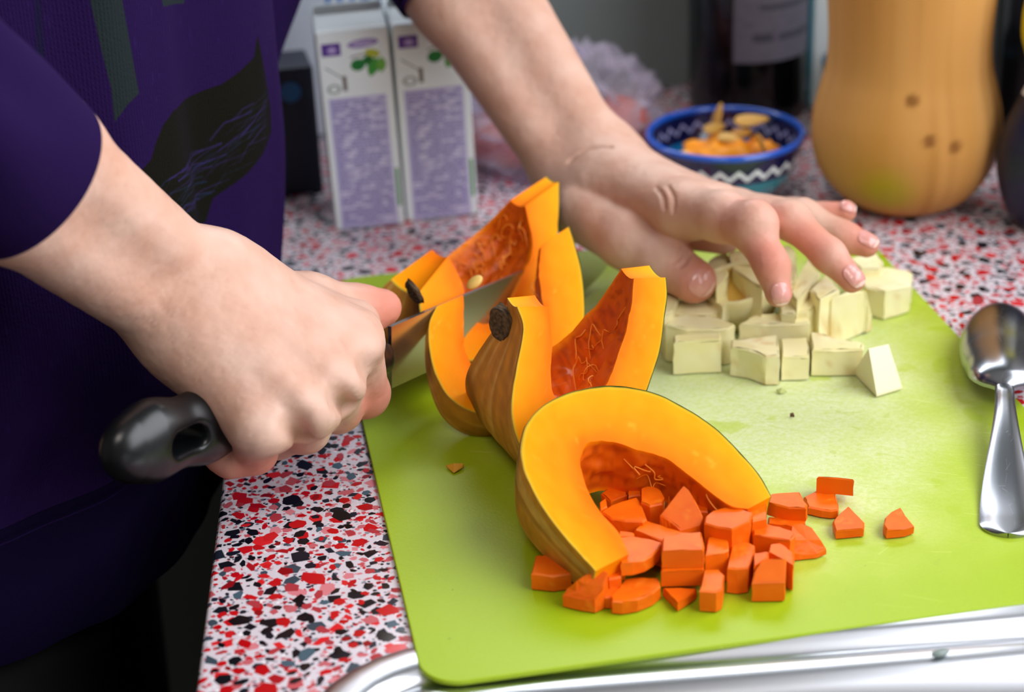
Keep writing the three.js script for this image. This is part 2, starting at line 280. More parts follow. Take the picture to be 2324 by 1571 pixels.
// ---------------------------------------------------------------- cutting board
{
  const r = 0.015, s = new THREE.Shape(); s.moveTo(r, 0); s.lineTo(BW - r, 0); s.absarc(BW - r, r, r, -Math.PI / 2, 0, false); s.lineTo(BW, BD - r); s.absarc(BW - r, BD - r, r, 0, Math.PI / 2, false);
  s.lineTo(r, BD); s.absarc(r, BD - r, r, Math.PI / 2, Math.PI, false); s.lineTo(0, r); s.absarc(r, r, r, Math.PI, Math.PI * 1.5, false);
  const b = 0.0006, g = new THREE.ExtrudeGeometry(s, { depth: BT - 2 * b - 0.0004, bevelEnabled: true, bevelSize: b, bevelThickness: b, bevelOffset: -b, bevelSegments: 3, curveSegments: 16 });
  { const p = g.attributes.position, uv = []; for (let i = 0; i < p.count; i++) uv.push(p.getX(i) / BW, p.getY(i) / BD); g.setAttribute('uv', new THREE.Float32BufferAttribute(uv, 2)); }
  // worn, knife-scored middle on a lime plastic sheet, window glare painted in
  const W = 1536, H = 1974;
  const wearGlare = (u, v) => { const n = fbm(u * 7, v * 7, 3) * 0.16; return sst(0.56, 0.16, Math.hypot((u - 0.60) / 1.0, (v - 0.42) / 1.05) + n); };
  const tex = canvasTex(W, H, (c) => {
    const im = c.createImageData(W, H), d = im.data; const small = (x, y) => noise(x * 0.09, y * 0.09, 9) * 0.5 + noise(x * 0.31, y * 0.31, 4) * 0.5;
    const base = [156, 184, 16], wornGlare = [212, 220, 176];
    for (let y = 0; y < H; y++) for (let x = 0; x < W; x++) {
      const u = x / W, v = 1 - y / H; let t = wearGlare(u, v); t = clamp(t * (0.86 + small(x, y) * 0.35)); const blot = sst(0.28, 0.42, fbm(u * 13, v * 17, 8)) * 0.35; t = clamp(t - blot * t);
      const k = (y * W + x) * 4; for (let q = 0; q < 3; q++) d[k + q] = mix(base[q], wornGlare[q], t) + small(x * 2, y * 2) * 5; d[k + 3] = 255;
    }
    c.putImageData(im, 0, 0);
    for (let i = 0; i < 1500; i++) { // knife scratches
      const u = clamp(0.58 + (rnd() + rnd() - 1) * 0.45), v = clamp(0.42 + (rnd() + rnd() - 1) * 0.55), a = -0.45 + rr(-0.25, 0.25) + (rnd() < 0.12 ? 1.2 : 0), l = rr(15, 90), x = u * W, y = (1 - v) * H;
      c.strokeStyle = `rgba(${rnd() < 0.75 ? '214,230,150' : '150,180,40'},${rr(0.14, 0.55)})`; c.lineWidth = rr(0.7, 2.0); c.beginPath(); c.moveTo(x, y); c.quadraticCurveTo(x + Math.cos(a) * l / 2 + rr(-3, 3), y + Math.sin(a) * l / 2 + rr(-3, 3), x + Math.cos(a) * l, y + Math.sin(a) * l); c.stroke();
    }
    for (let i = 0; i < 40; i++) { const x = rr(0.15, 0.95) * W, y = rr(0.05, 0.9) * H; c.fillStyle = `rgba(150,175,40,${rr(0.12, 0.4)})`; c.beginPath(); c.ellipse(x, y, rr(4, 18), rr(3, 9), rnd() * 3, 0, 6.3); c.fill(); }
    for (let i = 0; i < 24; i++) { c.fillStyle = 'rgba(70,70,20,0.8)'; c.beginPath(); c.arc(rnd() * W, rnd() * H, rr(0.8, 2), 0, 6.3); c.fill(); }
  });
  const bump = canvasTex(1024, 1024, (c, w, h) => { const im = c.createImageData(w, h); for (let i = 0; i < w * h; i++) { const x = i % w, y = Math.floor(i / w), t = 128 + noise(x * 0.25, y * 0.25, 1) * 70 + noise(x * 0.06, y * 0.06, 5) * 60; im.data.set([t, t, t, 255], i * 4); } c.putImageData(im, 0, 0); }, false);
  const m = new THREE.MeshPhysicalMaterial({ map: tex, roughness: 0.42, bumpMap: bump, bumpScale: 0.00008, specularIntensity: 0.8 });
  inFrame(g, bO.clone().setY(0.0004), bU, bV.clone(), V(0, 1, 0));
  // mirror: shape y runs along bV, extrusion along +y
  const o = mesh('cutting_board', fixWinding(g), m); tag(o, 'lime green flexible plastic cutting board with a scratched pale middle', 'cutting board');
}
function fixWinding(g) { // a left-handed frame turns faces inside out: flip the triangles when the normals disagree
  const q = g.index ? g.toNonIndexed() : g, p = q.attributes.position, n = q.attributes.normal; const a = V(0, 0, 0), b = V(0, 0, 0), c = V(0, 0, 0);
  q.computeVertexNormals(); let vol = 0; for (let i = 0; i < p.count; i += 3) { a.fromBufferAttribute(p, i); b.fromBufferAttribute(p, i + 1); c.fromBufferAttribute(p, i + 2); vol += a.dot(b.cross(c)); }
  if (vol < 0) { for (const k of Object.keys(q.attributes)) { const at = q.attributes[k], s = at.itemSize, t = []; for (let i = 0; i < at.count; i += 3) for (let j = 0; j < s; j++) { t[j] = at.array[(i + 1) * s + j]; at.array[(i + 1) * s + j] = at.array[(i + 2) * s + j]; at.array[(i + 2) * s + j] = t[j]; } } q.computeVertexNormals(); }
  return q;
}

// ---------------------------------------------------------------- squash wedges
// A wedge is a slice of a hollow squash: one cut face lies in the plane through S (stem end), B (blossom end) and M (underside); the slice turns about the line S-B, raised by rho0, from phi = 0 to phi1.
const RINDC = { tan: C(0xb87a30), org: C(0xd8922c), brown: C(0x7c4c1a), green: C(0x3f4a1c), olive: C(0x7a7430), cream: C(0xe2ae58) };
const FLESH = { edge: C(0xc6b52a), out: C(0xffa000), mid: C(0xfb8c00), in: C(0xf07400), pulp: C(0xd8600c), dark: C(0xa63e06) };
const rindM = vmat(0.5, { specularIntensity: 0.5 }), fleshM = vmat(0.6, { specularIntensity: 0.22 }), pulpM = vmat(0.38, { specularIntensity: 0.7 }), strandM = mat(0xf08a18, 0.4), corkM = vmat(0.9);
const c6 = (list) => list.map(([x, y]) => [820 + x * 0.4582, 380 + y * 0.4582]);
const c7 = (list) => list.map(([x, y, ...r]) => [1160 + x * 0.40448, 860 + y * 0.40448, ...r]);
function wedge(label, { S, B, M, O, I, phi1, rho0, strands = 0, greenAt = 0.62, tilt = 0, seedN = 0 }) {
  const g = thing('squash_wedge', label, 'squash', S.clone(), undefined);
  const a = B.clone().sub(S).normalize(), midp = S.clone().add(B).multiplyScalar(0.5); let y = midp.clone().sub(M); y.addScaledVector(a, -y.dot(a)).normalize(); const z = a.clone().cross(y);
  if (z.dot(CAM.clone().sub(midp)) < 0) z.negate();
  const plane = (px, py) => { const r = ray(px, py), t = S.clone().sub(CAM).dot(z) / r.dot(z), p = r.multiplyScalar(t); const q = p.clone().add(CAM).sub(S); return [q.dot(a), -q.dot(y)]; };
  const NT = 96, NV = 22, NP = 22;
  const curve = (list) => { const cv = new THREE.CatmullRomCurve3(list.map(([px, py]) => { const [u, r] = plane(px, py); return V(u, r, 0); }), false, 'centripetal'); return cv.getSpacedPoints(NT); };
  const Oc = curve(O), Ic = curve(I);
  const at = (u, r, ph) => V(0, 0, 0).addScaledVector(a, u).addScaledVector(y, rho0 - Math.cos(ph) * (r + rho0)).addScaledVector(z, Math.sin(ph) * (r + rho0));   // relative to S
  const wob = (t, f, k) => noise(t * 14 + seedN, f * 5 + seedN * 2, k) * 0.0010 + noise(t * 40, f * 13 + seedN, k + 3) * 0.0004;
  const uv = (u, v, p) => [p.x * 12, p.z * 12 + p.y * 7];
  // rind
  const rib = (t, ph) => (0.0012 * Math.cos(ph * 9 + 1.3) + wob(t, ph, 2) * 0.9) * sst(0, 0.1, t) * sst(1, 0.9, t);
  const oP = (t, f) => { const p = Oc[Math.round(t * NT)]; const e = f < 1e-6 || f > 1 - 1e-6 ? 0.5 : 1; return at(p.x, p.y + rib(t, f * phi1) * e, f * phi1); };
  mesh('rind', grid(NT, NP, (t, f) => oP(t, f), { flip: true, uv, col: (t, f, p) => {
    const st = noise(f * phi1 * 11 + seedN, t * 2.2, 4) , fl = noise(p.x * 60 + seedN, p.y * 40, p.z * 60), sp = noise(p.x * 240, p.y * 240, p.z * 240);
    let c = lerpC(RINDC.tan, RINDC.org, 0.5 + st); c = lerpC(c, RINDC.cream, sst(0.05, 0.4, noise(f * phi1 * 15, t * 2, 7 + seedN)) * 0.85); c = lerpC(c, RINDC.brown, sst(0.05, 0.5, fl) * 0.8);
    c = lerpC(c, RINDC.olive, sst(0.28, greenAt, t + fl * 0.12)); c = lerpC(c, RINDC.green, sst(greenAt - 0.12, greenAt + 0.2, t + st * 0.15)); return c.multiplyScalar(0.9 + sp * 0.25); } }), rindM, g);
  // cut faces and end facets
  const fcol = (t, v, p) => { const n = fbm(p.x * 90 + seedN, p.y * 90, p.z * 90), n2 = noise(p.x * 350, p.y * 350, p.z * 350); let c = lerpC(FLESH.out, FLESH.mid, v * 1.7 + n * 0.5); c = lerpC(c, FLESH.in, sst(0.6, 1, v + n * 0.15)); c = lerpC(FLESH.edge, c, sst(0.0, 0.085, v + n * 0.02)); c = lerpC(lerpC(C(0xa07c2c), C(0x35420f), sst(0.3, 0.6, t)), c, sst(0.012, 0.032, v)); return lerpC(c, C(0xffc03c), sst(0.35, 0.7, n2 * 0.7 + n * 0.6) * 0.3); };
  const iw = (t, f) => wob(t, f * phi1, 11) * 1.2 * sst(0, 0.1, t) * sst(1, 0.9, t);
  const face = (ph, f) => grid(NT, NV, (t, vl) => { const v = vl ** 1.9, o = Oc[Math.round(t * NT)], i = Ic[Math.round(t * NT)]; const u = mix(o.x, i.x, v), r = mix(o.y + rib(t, ph) * 0.5, i.y + iw(t, f), v); const p = at(u, r, ph); const b = (v > 0 && v < 1 && t > 0 && t < 1) ? fbm(p.x * 70, p.y * 70, p.z * 70 + seedN) * 0.0009 : 0; return p.addScaledVector(z, b); }, { col: (t, v, p) => fcol(t, v ** 1.9, p), flip: f < 0.5, uv });
  const cols = (q) => { const e = q.attributes.color; return e; };
  const endCap = (t) => grid(NP, NV, (f, vl) => { const v = vl ** 1.9, o = Oc[t * NT], i = Ic[t * NT]; return at(mix(o.x, i.x, v), mix(o.y + rib(t, f * phi1) * (f > 0 && f < 1 ? 1 : 0.5), i.y + iw(t, f), v), f * phi1); }, { col: (f, v, p) => fcol(t, v ** 1.9, p), flip: t < 0.5, uv });
  mesh('flesh', mergeGeometries([face(0, 0), face(phi1, 1), endCap(0), endCap(1)]), fleshM, g);
  // hollow with stringy lining
  const iP = (t, f) => { const i = Ic[Math.round(t * NT)]; const e = Math.sin(Math.PI * f) * Math.sin(Math.PI * t); return at(i.x, i.y + iw(t, f) + e * (noise(t * 9 + seedN, f * phi1 * 6, 1) * 0.004 + noise(t * 30, f * phi1 * 22 + seedN, 2) * 0.0014), f * phi1); };
  mesh('pulp', grid(NT, 36, iP, { uv, col: (t, f, p) => { const n = fbm(p.x * 110 + seedN, p.y * 110, p.z * 110), s = noise(t * 50, f * 4 + seedN, 6); let c = lerpC(FLESH.pulp, FLESH.in, 0.25 + n * 0.9); c = lerpC(c, FLESH.dark, sst(0.0, 0.5, s + n * 0.4) * 0.6); return lerpC(FLESH.mid, c, sst(0, 0.1, Math.min(f, 1 - f))); } }), pulpM, g);
  for (let k = 0; k < strands; k++) {
    const t0 = rr(0.55, 0.9), f0 = rr(0.15, 0.85), pts = []; let q = iP(Math.round(t0 * NT) / NT, f0);
    for (let i = 0; i < 6; i++) { const p = iP(Math.round(clamp(t0 + (i - 3) * 0.016 + rr(-0.02, 0.02)) * NT) / NT, clamp(f0 + (i - 3) * rr(-0.05, 0.05))); p.addScaledVector(y, Math.sin(i / 5 * Math.PI) * rr(0.001, 0.006)); pts.push(p); }
    mesh('strand', tube(pts, rr(0.00018, 0.00042), 20, 5), strandM, g);
  }
  const nearest = (px, py) => { let best = 1e9, bp = null; for (let i = 0; i <= 40; i++) for (let j = 0; j <= 40; j++) { const p = oP(Math.round(i / 40 * 0.4 * NT) / NT, j / 40).add(S), q = proj(p), e = Math.hypot(q[0] - px, q[1] - py); if (e < best) { best = e; bp = p; } } return bp; };
  return { g, a, y, z, at, S, nearest };
}
function corkStem(w, pos, nrm, r, len, half = 1) {
  const up = V(0, 1, 0), x = up.clone().cross(nrm).normalize(), yy = nrm.clone().cross(x);
  const geo = grid(40, 16, (u, v) => { const ang = u * Math.PI * 2 * half; const k = v < 0.5 ? v * 2 : 1, q = v < 0.5 ? r * k : r * (1 + (v - 0.5) * 0.5); const w0 = 1 + noise(Math.cos(ang) * 1.5, Math.sin(ang) * 1.5, v * 2) * 0.22; const h = v < 0.5 ? len + noise(k * 3 * Math.cos(ang) + 4, k * 3 * Math.sin(ang), 2) * 0.0012 + Math.sin(k * 16) * 0.00022 : len * (1 - (v - 0.5) * 2) - 0.002 * (v - 0.5);
    return pos.clone().addScaledVector(x, Math.cos(ang) * q * w0).addScaledVector(yy, Math.sin(ang) * q * w0).addScaledVector(nrm, h); }, { closeU: half === 1, col: (u, v) => { const n = noise(u * 20, v * 14, 3); return lerpC(C(0x6a5438), C(0x2e2214), 0.5 + n * 1.2); } });
  geo.translate(-w.S.x, -w.S.y, -w.S.z); mesh('stem', geo, corkM, w.g);
}
{
  const h = BT;
  // the piece behind the blade
  const w1 = wedge('large squash wedge behind the knife blade with its stringy hollow showing', {
    S: P(985, 582, h + 0.054), B: P(1265, 405, h + 0.066), M: P(1120, 850, h + 0.004), phi1: -1.32, rho0: 0.005, strands: 16, seedN: 3,
    O: c6([[285, 620], [290, 720], [330, 850], [440, 940], [600, 955], [760, 880], [880, 740], [950, 520], [975, 300], [982, 68]]),
    I: c6([[430, 440], [500, 575], [520, 680], [560, 760], [640, 770], [720, 700], [790, 560], [850, 400], [835, 290], [812, 190]]) });
  { const r = ray(950, 662).normalize(), n = w1.a.clone().negate(); n.addScaledVector(r, -n.dot(r)).normalize().addScaledVector(r, -0.3).normalize(); corkStem(w1, D(939, 664, 0.838), n, 0.0052, 0.0009); }
  const w2 = wedge('slim squash wedge leaning against the near side of the knife blade', {
    S: P(1040, 660, h + 0.047), B: P(1275, 520, h + 0.058), M: P(1180, 950, h + 0.012), phi1: -0.28, rho0: 0.014, strands: 5, seedN: 11,
    O: c6([[372, 690], [335, 770], [330, 860], [345, 960], [385, 1070], [440, 1150], [540, 1210], [700, 1225], [880, 1160], [1010, 1060], [1080, 880], [1108, 720], [1100, 590], [1085, 480], [1055, 370], [1030, 293]]),
    I: c6([[505, 632], [510, 740], [505, 830], [525, 930], [560, 1000], [640, 1060], [740, 1080], [830, 1020], [890, 900], [905, 770], [895, 660], [885, 560], [885, 460], [890, 385]]) });
  const w3 = wedge('upright squash wedge with a dark corky stem beside the slim wedge', {
    S: P(1215, 712, h + 0.070), B: P(1475, 638, h + 0.074), M: P(1290, 1010, h + 0.023), phi1: -0.98, rho0: 0.016, strands: 9, seedN: 23,
    O: c6([[770, 690], [800, 780], [790, 880], [768, 980], [748, 1100], [742, 1220], [762, 1330], [840, 1475], [980, 1545], [1150, 1500], [1320, 1335], [1420, 1090], [1480, 900], [1502, 740], [1515, 640], [1510, 545]]),
    I: c6([[925, 690], [940, 800], [945, 900], [940, 1010], [950, 1120], [1010, 1190], [1100, 1190], [1190, 1110], [1250, 1000], [1290, 880], [1320, 780], [1340, 660], [1350, 550]]) });
  corkStem(w3, w3.nearest(1140, 734), w3.a.clone().negate().addScaledVector(w3.z, 0.25).normalize(), 0.0068, 0.0025);
  const w4 = wedge('front squash wedge lying open over the pile of carrot pieces', {
    S: P(1395, 1270, h + 0.0165), B: P(1690, 1140, h + 0.020), M: P(1400, 880, h + 0.047), phi1: -0.28, rho0: 0.05, strands: 4, seedN: 37, greenAt: 0.5,
    O: c7([[470, 1080], [360, 960], [215, 780], [110, 610], [55, 440], [80, 280], [170, 160], [330, 80], [560, 40], [780, 75], [980, 165], [1160, 290], [1300, 430], [1400, 550], [1460, 660]]),
    I: c7([[660, 985], [600, 860], [510, 760], [440, 650], [395, 520], [390, 420], [450, 360], [560, 350], [700, 400], [850, 440], [960, 510], [1060, 590], [1150, 660], [1240, 715], [1330, 730]]) });
}

{ // a seed left beside the blade
  const g = new THREE.SphereGeometry(1, 24, 16).scale(0.0042, 0.0016, 0.0027); const o = mesh('squash_seed', g, mat(0xd9b45c, 0.45)); o.position.copy(D(1077, 641, 0.845)); o.rotation.set(0.5, 0.5, 0.35); tag(o, 'lone pale squash seed clinging just above the knife blade', 'squash seed');
}

// ---------------------------------------------------------------- knife
{
  const Hh = D(884, 741, 0.812), Tp = D(1408, 520, 0.957), E0 = D(335, 938, 0.70), Ed = D(884, 884, 0.82);
  const k = thing('chef_knife', 'steel chef knife with a black handle cutting through the squash', 'knife', Hh.clone());
  const x = Tp.clone().sub(Hh), L = x.length(); x.normalize(); const yv = Ed.clone().sub(Hh); yv.addScaledVector(x, -yv.dot(x)); const Hgt = yv.length(); yv.normalize(); const z = x.clone().cross(yv);
  const edge = (u) => Hgt * (u < 0.62 ? 1 : Math.sqrt(Math.max(0, 1 - ((u - 0.62) / 0.385) ** 2)) * 0.98 + 0.02), spine = (u) => 0.006 * sst(0.6, 1, u) ** 2 * 1.6;
  const N = 60, side = (s) => grid(N, 10, (u, v) => { const p = mix(spine(u), Math.max(edge(u), spine(u) + 0.0004), v); const th = (0.0010 * (1 - v) + 0.00008) * (1 - 0.5 * u); return V(0, 0, 0).addScaledVector(x, u * L).addScaledVector(yv, p).addScaledVector(z, s * th); }, { flip: s > 0, uv: (u, v) => [u * 4, v] });
  const strip = (vv) => grid(N, 1, (u, w) => { const p = vv ? Math.max(edge(u), spine(u) + 0.0004) : spine(u), th = (0.0010 * (1 - vv) + 0.00008) * (1 - 0.5 * u); return V(0, 0, 0).addScaledVector(x, u * L).addScaledVector(yv, p).addScaledVector(z, (w * 2 - 1) * th); });
  const steel = new THREE.MeshPhysicalMaterial({ color: 0xc2c4c6, metalness: 1, roughness: 0.26 });
  mesh('blade', mergeGeometries([side(1), side(-1), strip(0), strip(1), grid(1, 10, (u, v) => V(0, 0, 0).addScaledVector(yv, v * Hgt).addScaledVector(z, (u * 2 - 1) * (0.001 * (1 - v) + 0.00008)))]), steel, k);
  // handle: an oval grip that swells to a hanging hole
  const hx = E0.clone().sub(Hh).normalize(), LH = E0.distanceTo(Hh), hy = yv.clone().addScaledVector(hx, -yv.dot(hx)).normalize(), hz = hx.clone().cross(hy);
  const at = (s, q = 0, w = 0) => V(0, 0, 0).addScaledVector(hx, s * LH).addScaledVector(hy, q).addScaledVector(hz, w);
  const line = [[0.055, 0.013, 0.0085], [0.14, 0.0135, 0.0105], [0.35, 0.015, 0.0125], [0.6, 0.014, 0.012], [0.8, 0.013, 0.0135], [1.0, 0.011, 0.0145], [1.07, 0.011, 0.0125]].map(([s, q, r]) => [at(s, q), r]);
  const caps = line.slice(1).map(([p, r], i) => cap(line[i][0], p, line[i][1], r, { k: 0.006 }));
  const squash = (f) => (px, py, pz) => { const w = px * hz.x + py * hz.y + pz * hz.z, s = w * 0.35; return f(px + hz.x * s, py + hz.y * s, pz + hz.z * s) * 0.8; };   // flatten a little across the blade
  const hole = cap(at(0.84, 0.0125, -0.03), at(0.84, 0.0125, 0.03), 0.0052), hole2 = cap(at(0.95, 0.0115, -0.03), at(0.95, 0.0115, 0.03), 0.0052);
  const fH = union([caps.map((q) => ({ f: squash(q.f), k: q.k }))], 0.004, []);
  const cut = (a, b, c) => { const s = a * hx.x + b * hx.y + c * hx.z, q = a * hy.x + b * hy.y + c * hy.z; const ds = Math.max(Math.abs(s / LH - 0.92) * LH - 0.0055, 0), dq = q - 0.012; return Math.hypot(ds, dq) - 0.0042; };
  const fHandle = (a, b, c) => smax(fH(a, b, c), -cut(a, b, c), 0.004);
  const e = at(1.1), lo = V(Math.min(0, e.x) - 0.03, Math.min(0, e.y) - 0.04, Math.min(0, e.z) - 0.03), hi = V(Math.max(0, e.x) + 0.03, Math.max(0, e.y) + 0.03, Math.max(0, e.z) + 0.03);
  mesh('handle', netMesh(fHandle, lo, hi, 0.0011), mat(0x0d0f12, 0.3, { specularIntensity: 1 }), k);
}

// ---------------------------------------------------------------- chopped vegetables
const r5 = (list) => list.map(([x, y, ...r]) => [1160 + x * 0.22909, 1060 + y * 0.22909, ...r]);
const r6 = (list) => list.map(([x, y, ...r]) => [1540 + x * 0.24096, 1060 + y * 0.24096, ...r]);
const r7 = (list) => list.map(([x, y, ...r]) => [1480 + x * 0.22923, 540 + y * 0.22923, ...r]);
const r8 = (list) => list.map(([x, y, ...r]) => [1760 + x * 0.24182, 540 + y * 0.24182, ...r]);
const c8 = (list) => list.map(([x, y, ...r]) => [1480 + x * 0.36317, 540 + y * 0.36317, ...r]);
// a cut piece: a top outline (each corner on its own level), straight knife-cut sides, a bevelled upper edge
function chunk(list, hTop, thick, m, colorOf, { bev = 0.0006, sub = 2, taper = 0.0, rough = 0.0003 } = {}) {
  const top = list.map(([x, y, h]) => P(x, y, BT + (h ?? hTop)));
  const cen = top.reduce((s, p) => s.add(p), V(0, 0, 0)).multiplyScalar(1 / top.length);
  let area = 0; top.forEach((p, i) => { const q = top[(i + 1) % top.length]; area += p.x * q.z - q.x * p.z; }); if (area > 0) top.reverse();
  const bot0 = BT + Math.max(0.0001, hTop - thick), pos = [], col = [], base = cen.clone();
  const ins = (p, d, dy) => { const q = p.clone().sub(cen); q.y = 0; const l = q.length(); return p.clone().addScaledVector(q, -Math.min(d / l, 0.4)).add(V(0, dy, 0)); };
  const up = top.map((p) => ins(p, bev, 0)), mid = top.map((p) => p.clone().add(V(0, -bev, 0))), bot = top.map((p) => { const q = ins(p, taper, 0); q.y = bot0; return q; });
  const push = (...ps) => ps.forEach((p) => pos.push(p.x - base.x, p.y - base.y, p.z - base.z));
  const n = top.length, sub2 = (a, b, c, lev) => { if (lev === 0) return push(a, b, c); const ab = a.clone().add(b).multiplyScalar(0.5), bc = b.clone().add(c).multiplyScalar(0.5), ca = c.clone().add(a).multiplyScalar(0.5); sub2(a, ab, ca, lev - 1); sub2(ab, b, bc, lev - 1); sub2(ca, bc, c, lev - 1); sub2(ab, bc, ca, lev - 1); };
  const capC = up.reduce((s, p) => s.add(p), V(0, 0, 0)).multiplyScalar(1 / n), botC = bot.reduce((s, p) => s.add(p), V(0, 0, 0)).multiplyScalar(1 / n);
  for (let i = 0; i < n; i++) { const j = (i + 1) % n;
    sub2(up[i], up[j], capC, sub); sub2(mid[i], mid[j], up[i], 0); sub2(mid[j], up[j], up[i], 0);
    sub2(bot[i], bot[j], mid[i], sub); sub2(bot[j], mid[j], mid[i], sub); push(bot[j], bot[i], botC); }
  const g = new THREE.BufferGeometry(); 
  for (let i = 0; i < pos.length; i += 3) { const x = pos[i] + base.x, y = pos[i + 1] + base.y, z = pos[i + 2] + base.z; const q = rough; pos[i] += noise(x * 300, y * 300, z * 300) * q; pos[i + 1] += pos[i + 1] + base.y > bot0 + 0.0005 ? noise(x * 300 + 9, y * 300, z * 300) * q : 0; pos[i + 2] += noise(x * 300, y * 300 + 9, z * 300) * q; }
  for (let i = 0; i < pos.length; i += 3) { const c = colorOf(pos[i] + base.x, pos[i + 1] + base.y, pos[i + 2] + base.z, (pos[i + 1] + base.y - bot0) / thick); col.push(c.r, c.g, c.b); }
  g.setAttribute('position', new THREE.Float32BufferAttribute(pos, 3)); g.setAttribute('color', new THREE.Float32BufferAttribute(col, 3));
  g.computeVertexNormals();
  const gg = toCreasedNormals(g, 0.6); gg.setAttribute('uv', new THREE.Float32BufferAttribute(new Float32Array(gg.attributes.position.count * 2), 2));
  const o = new THREE.Mesh(gg, m); o.position.copy(base); o.castShadow = o.receiveShadow = true; return o;
}
const carrotM = vmat(0.42, { specularIntensity: 0.45 }), parsM = vmat(0.5, { specularIntensity: 0.45 });
const CA = [C(0xf0700a), C(0xe65c06), C(0xf58a20), C(0xd04e06)];
let tint = 0;
const carrotCol = (x, y, z) => { const n = fbm(x * 130, y * 130, z * 130), f = noise(x * 500, y * 500, z * 500); let c = lerpC(CA[0], CA[1], 0.5 + n + tint); c = lerpC(c, CA[2], sst(0.15, 0.6, n - f * 0.4) * 0.6); return c; };
const parsCol = (x, y, z) => { const n = fbm(x * 70, y * 70, z * 70), f = noise(x * 260, y * 260, z * 260); let c = lerpC(C(0xeadf9c), C(0xf2ecc4), 0.5 + n); c = lerpC(c, C(0xcfa656), sst(0.10, 0.55, n * 0.8 + f * 0.5 + tint) * 0.7); return c; };
const carrot = (label, list, h, t, o = {}) => { tint = rr(-0.25, 0.25); const q = chunk(list, h, t, carrotM, carrotCol, o); q.name = numbered('carrot_piece'); tag(q, label, 'carrot', 'chopped carrot pieces'); scene.add(q); return q; };
const pars = (label, list, h, t, o = {}) => { tint = rr(-0.12, 0.08); const q = chunk(list, h, t, parsM, parsCol, { bev: 0.0009, rough: 0.0006, ...o }); q.name = numbered('root_vegetable_chunk'); tag(q, label, 'root vegetable', 'pale root vegetable chunks'); scene.add(q); return q; };

carrot('ragged carrot block at the near end of the pile under the squash tip', c7([[138, 990], [215, 985], [335, 1045], [338, 1090], [230, 1106], [112, 1092]]), 0.007, 0.007);
carrot('quarter-round carrot piece in front of the squash tip, beside the ragged block', r5([[640, 1125, 0.0115], [740, 1066, 0.013], [900, 1015, 0.0135], [960, 1042, 0.013], [915, 1180, 0.010], [830, 1310, 0.006], [680, 1300, 0.0055], [510, 1270, 0.005], [560, 1190, 0.008]]), 0.0135, 0.0135);
carrot('small carrot bit tucked behind the front half-moon slice', r5([[940, 1150], [1060, 1130], [1095, 1160], [1010, 1290], [925, 1290]]), 0.005, 0.005);
carrot('thick half-moon carrot slice at the very front of the pile', r5([[1130, 1105], [1300, 1092], [1465, 1100], [1478, 1180], [1400, 1250], [1250, 1310], [1100, 1335], [1000, 1328], [986, 1280], [1060, 1190]]), 0.0055, 0.0055);
carrot('half-moon carrot slice resting on others, touching the inner squash flesh', r5([[1085, 690], [1180, 680], [1340, 705], [1495, 742], [1460, 810], [1400, 870], [1320, 920], [1200, 952], [1085, 962]]), 0.0145, 0.0052);
carrot('dark carrot block wedged under the resting half-moon slice', r5([[860, 1000], [960, 950], [1085, 930], [1092, 1090], [970, 1112]]), 0.0092, 0.0092);
carrot('rounded carrot piece inside the squash hollow, next to its inner edge', c7([[505, 745], [560, 708], [640, 680], [705, 664], [727, 690], [762, 785], [740, 800], [640, 800], [560, 785]]), 0.0165, 0.012);
carrot('tall tongue-shaped carrot piece deepest in the squash hollow', c7([[728, 612], [760, 602], [800, 602], [840, 622], [862, 660], [850, 700], [780, 712], [727, 692]]), 0.018, 0.018);
carrot('pointed leaf-shaped carrot piece with a torn edge in the squash hollow', c7([[965, 597, 0.026], [1000, 625, 0.025], [1040, 690, 0.022], [1078, 770, 0.018], [1060, 812, 0.016], [950, 846, 0.0145], [895, 800, 0.016], [835, 760, 0.018], [890, 690, 0.022]]), 0.022, 0.022);
carrot('long bar of carrot sloping below the pointed leaf-shaped piece', c7([[745, 790], [850, 822], [960, 860], [985, 878], [940, 900], [850, 908], [690, 850]]), 0.0145, 0.012);
carrot('square carrot block on top of a flat slab at the pile centre', c7([[850, 890], [960, 860], [1065, 858], [1085, 940], [1080, 962], [845, 965]]), 0.0175, 0.0075);
carrot('flat carrot slab under the square block at the pile centre', c7([[842, 1035], [1080, 1030], [1084, 1072], [842, 1082]]), 0.0098, 0.0066);
carrot('three-cornered carrot wedge below the flat slab, point towards the front', c7([[850, 1172], [950, 1172], [1042, 1178], [1030, 1200], [935, 1262]]), 0.0035, 0.0035);
carrot('upright narrow carrot slab leaning out at the front edge of the pile', c7([[1085, 1072], [1165, 1065], [1196, 1100], [1185, 1180], [1150, 1196], [1058, 1190]]), 0.0088, 0.0088);
carrot('small upright carrot block behind the narrow front slabs', c7([[1105, 885], [1215, 877], [1222, 958], [1190, 975], [1090, 985]]), 0.0135, 0.0135);
carrot('rounded carrot slab with a bright rim in the middle of the front row', c7([[1240, 938], [1275, 915], [1318, 910], [1370, 935], [1358, 1000], [1330, 1060], [1270, 1068], [1212, 1060]]), 0.0108, 0.0108);
carrot('largest carrot block, right below the far tip of the front squash wedge', c7([[1090, 772], [1130, 737], [1200, 718], [1290, 728], [1358, 750], [1335, 800], [1240, 845], [1150, 830], [1084, 808]]), 0.0185, 0.012);
carrot('carrot sliver standing between the largest block and the squash tip', c7([[1330, 735], [1430, 697], [1437, 782], [1352, 800]]), 0.0165, 0.014);
carrot('curved carrot slice on top, touching the far squash tip', c7([[1428, 668], [1455, 645], [1540, 635], [1620, 633], [1642, 680], [1665, 702], [1655, 725], [1560, 722], [1490, 705], [1440, 690]]), 0.0118, 0.006);
carrot('flat carrot bit lying under the curved slice by the squash tip', c7([[1440, 772], [1570, 780], [1650, 785], [1650, 806], [1580, 830], [1440, 812]]), 0.006, 0.006);
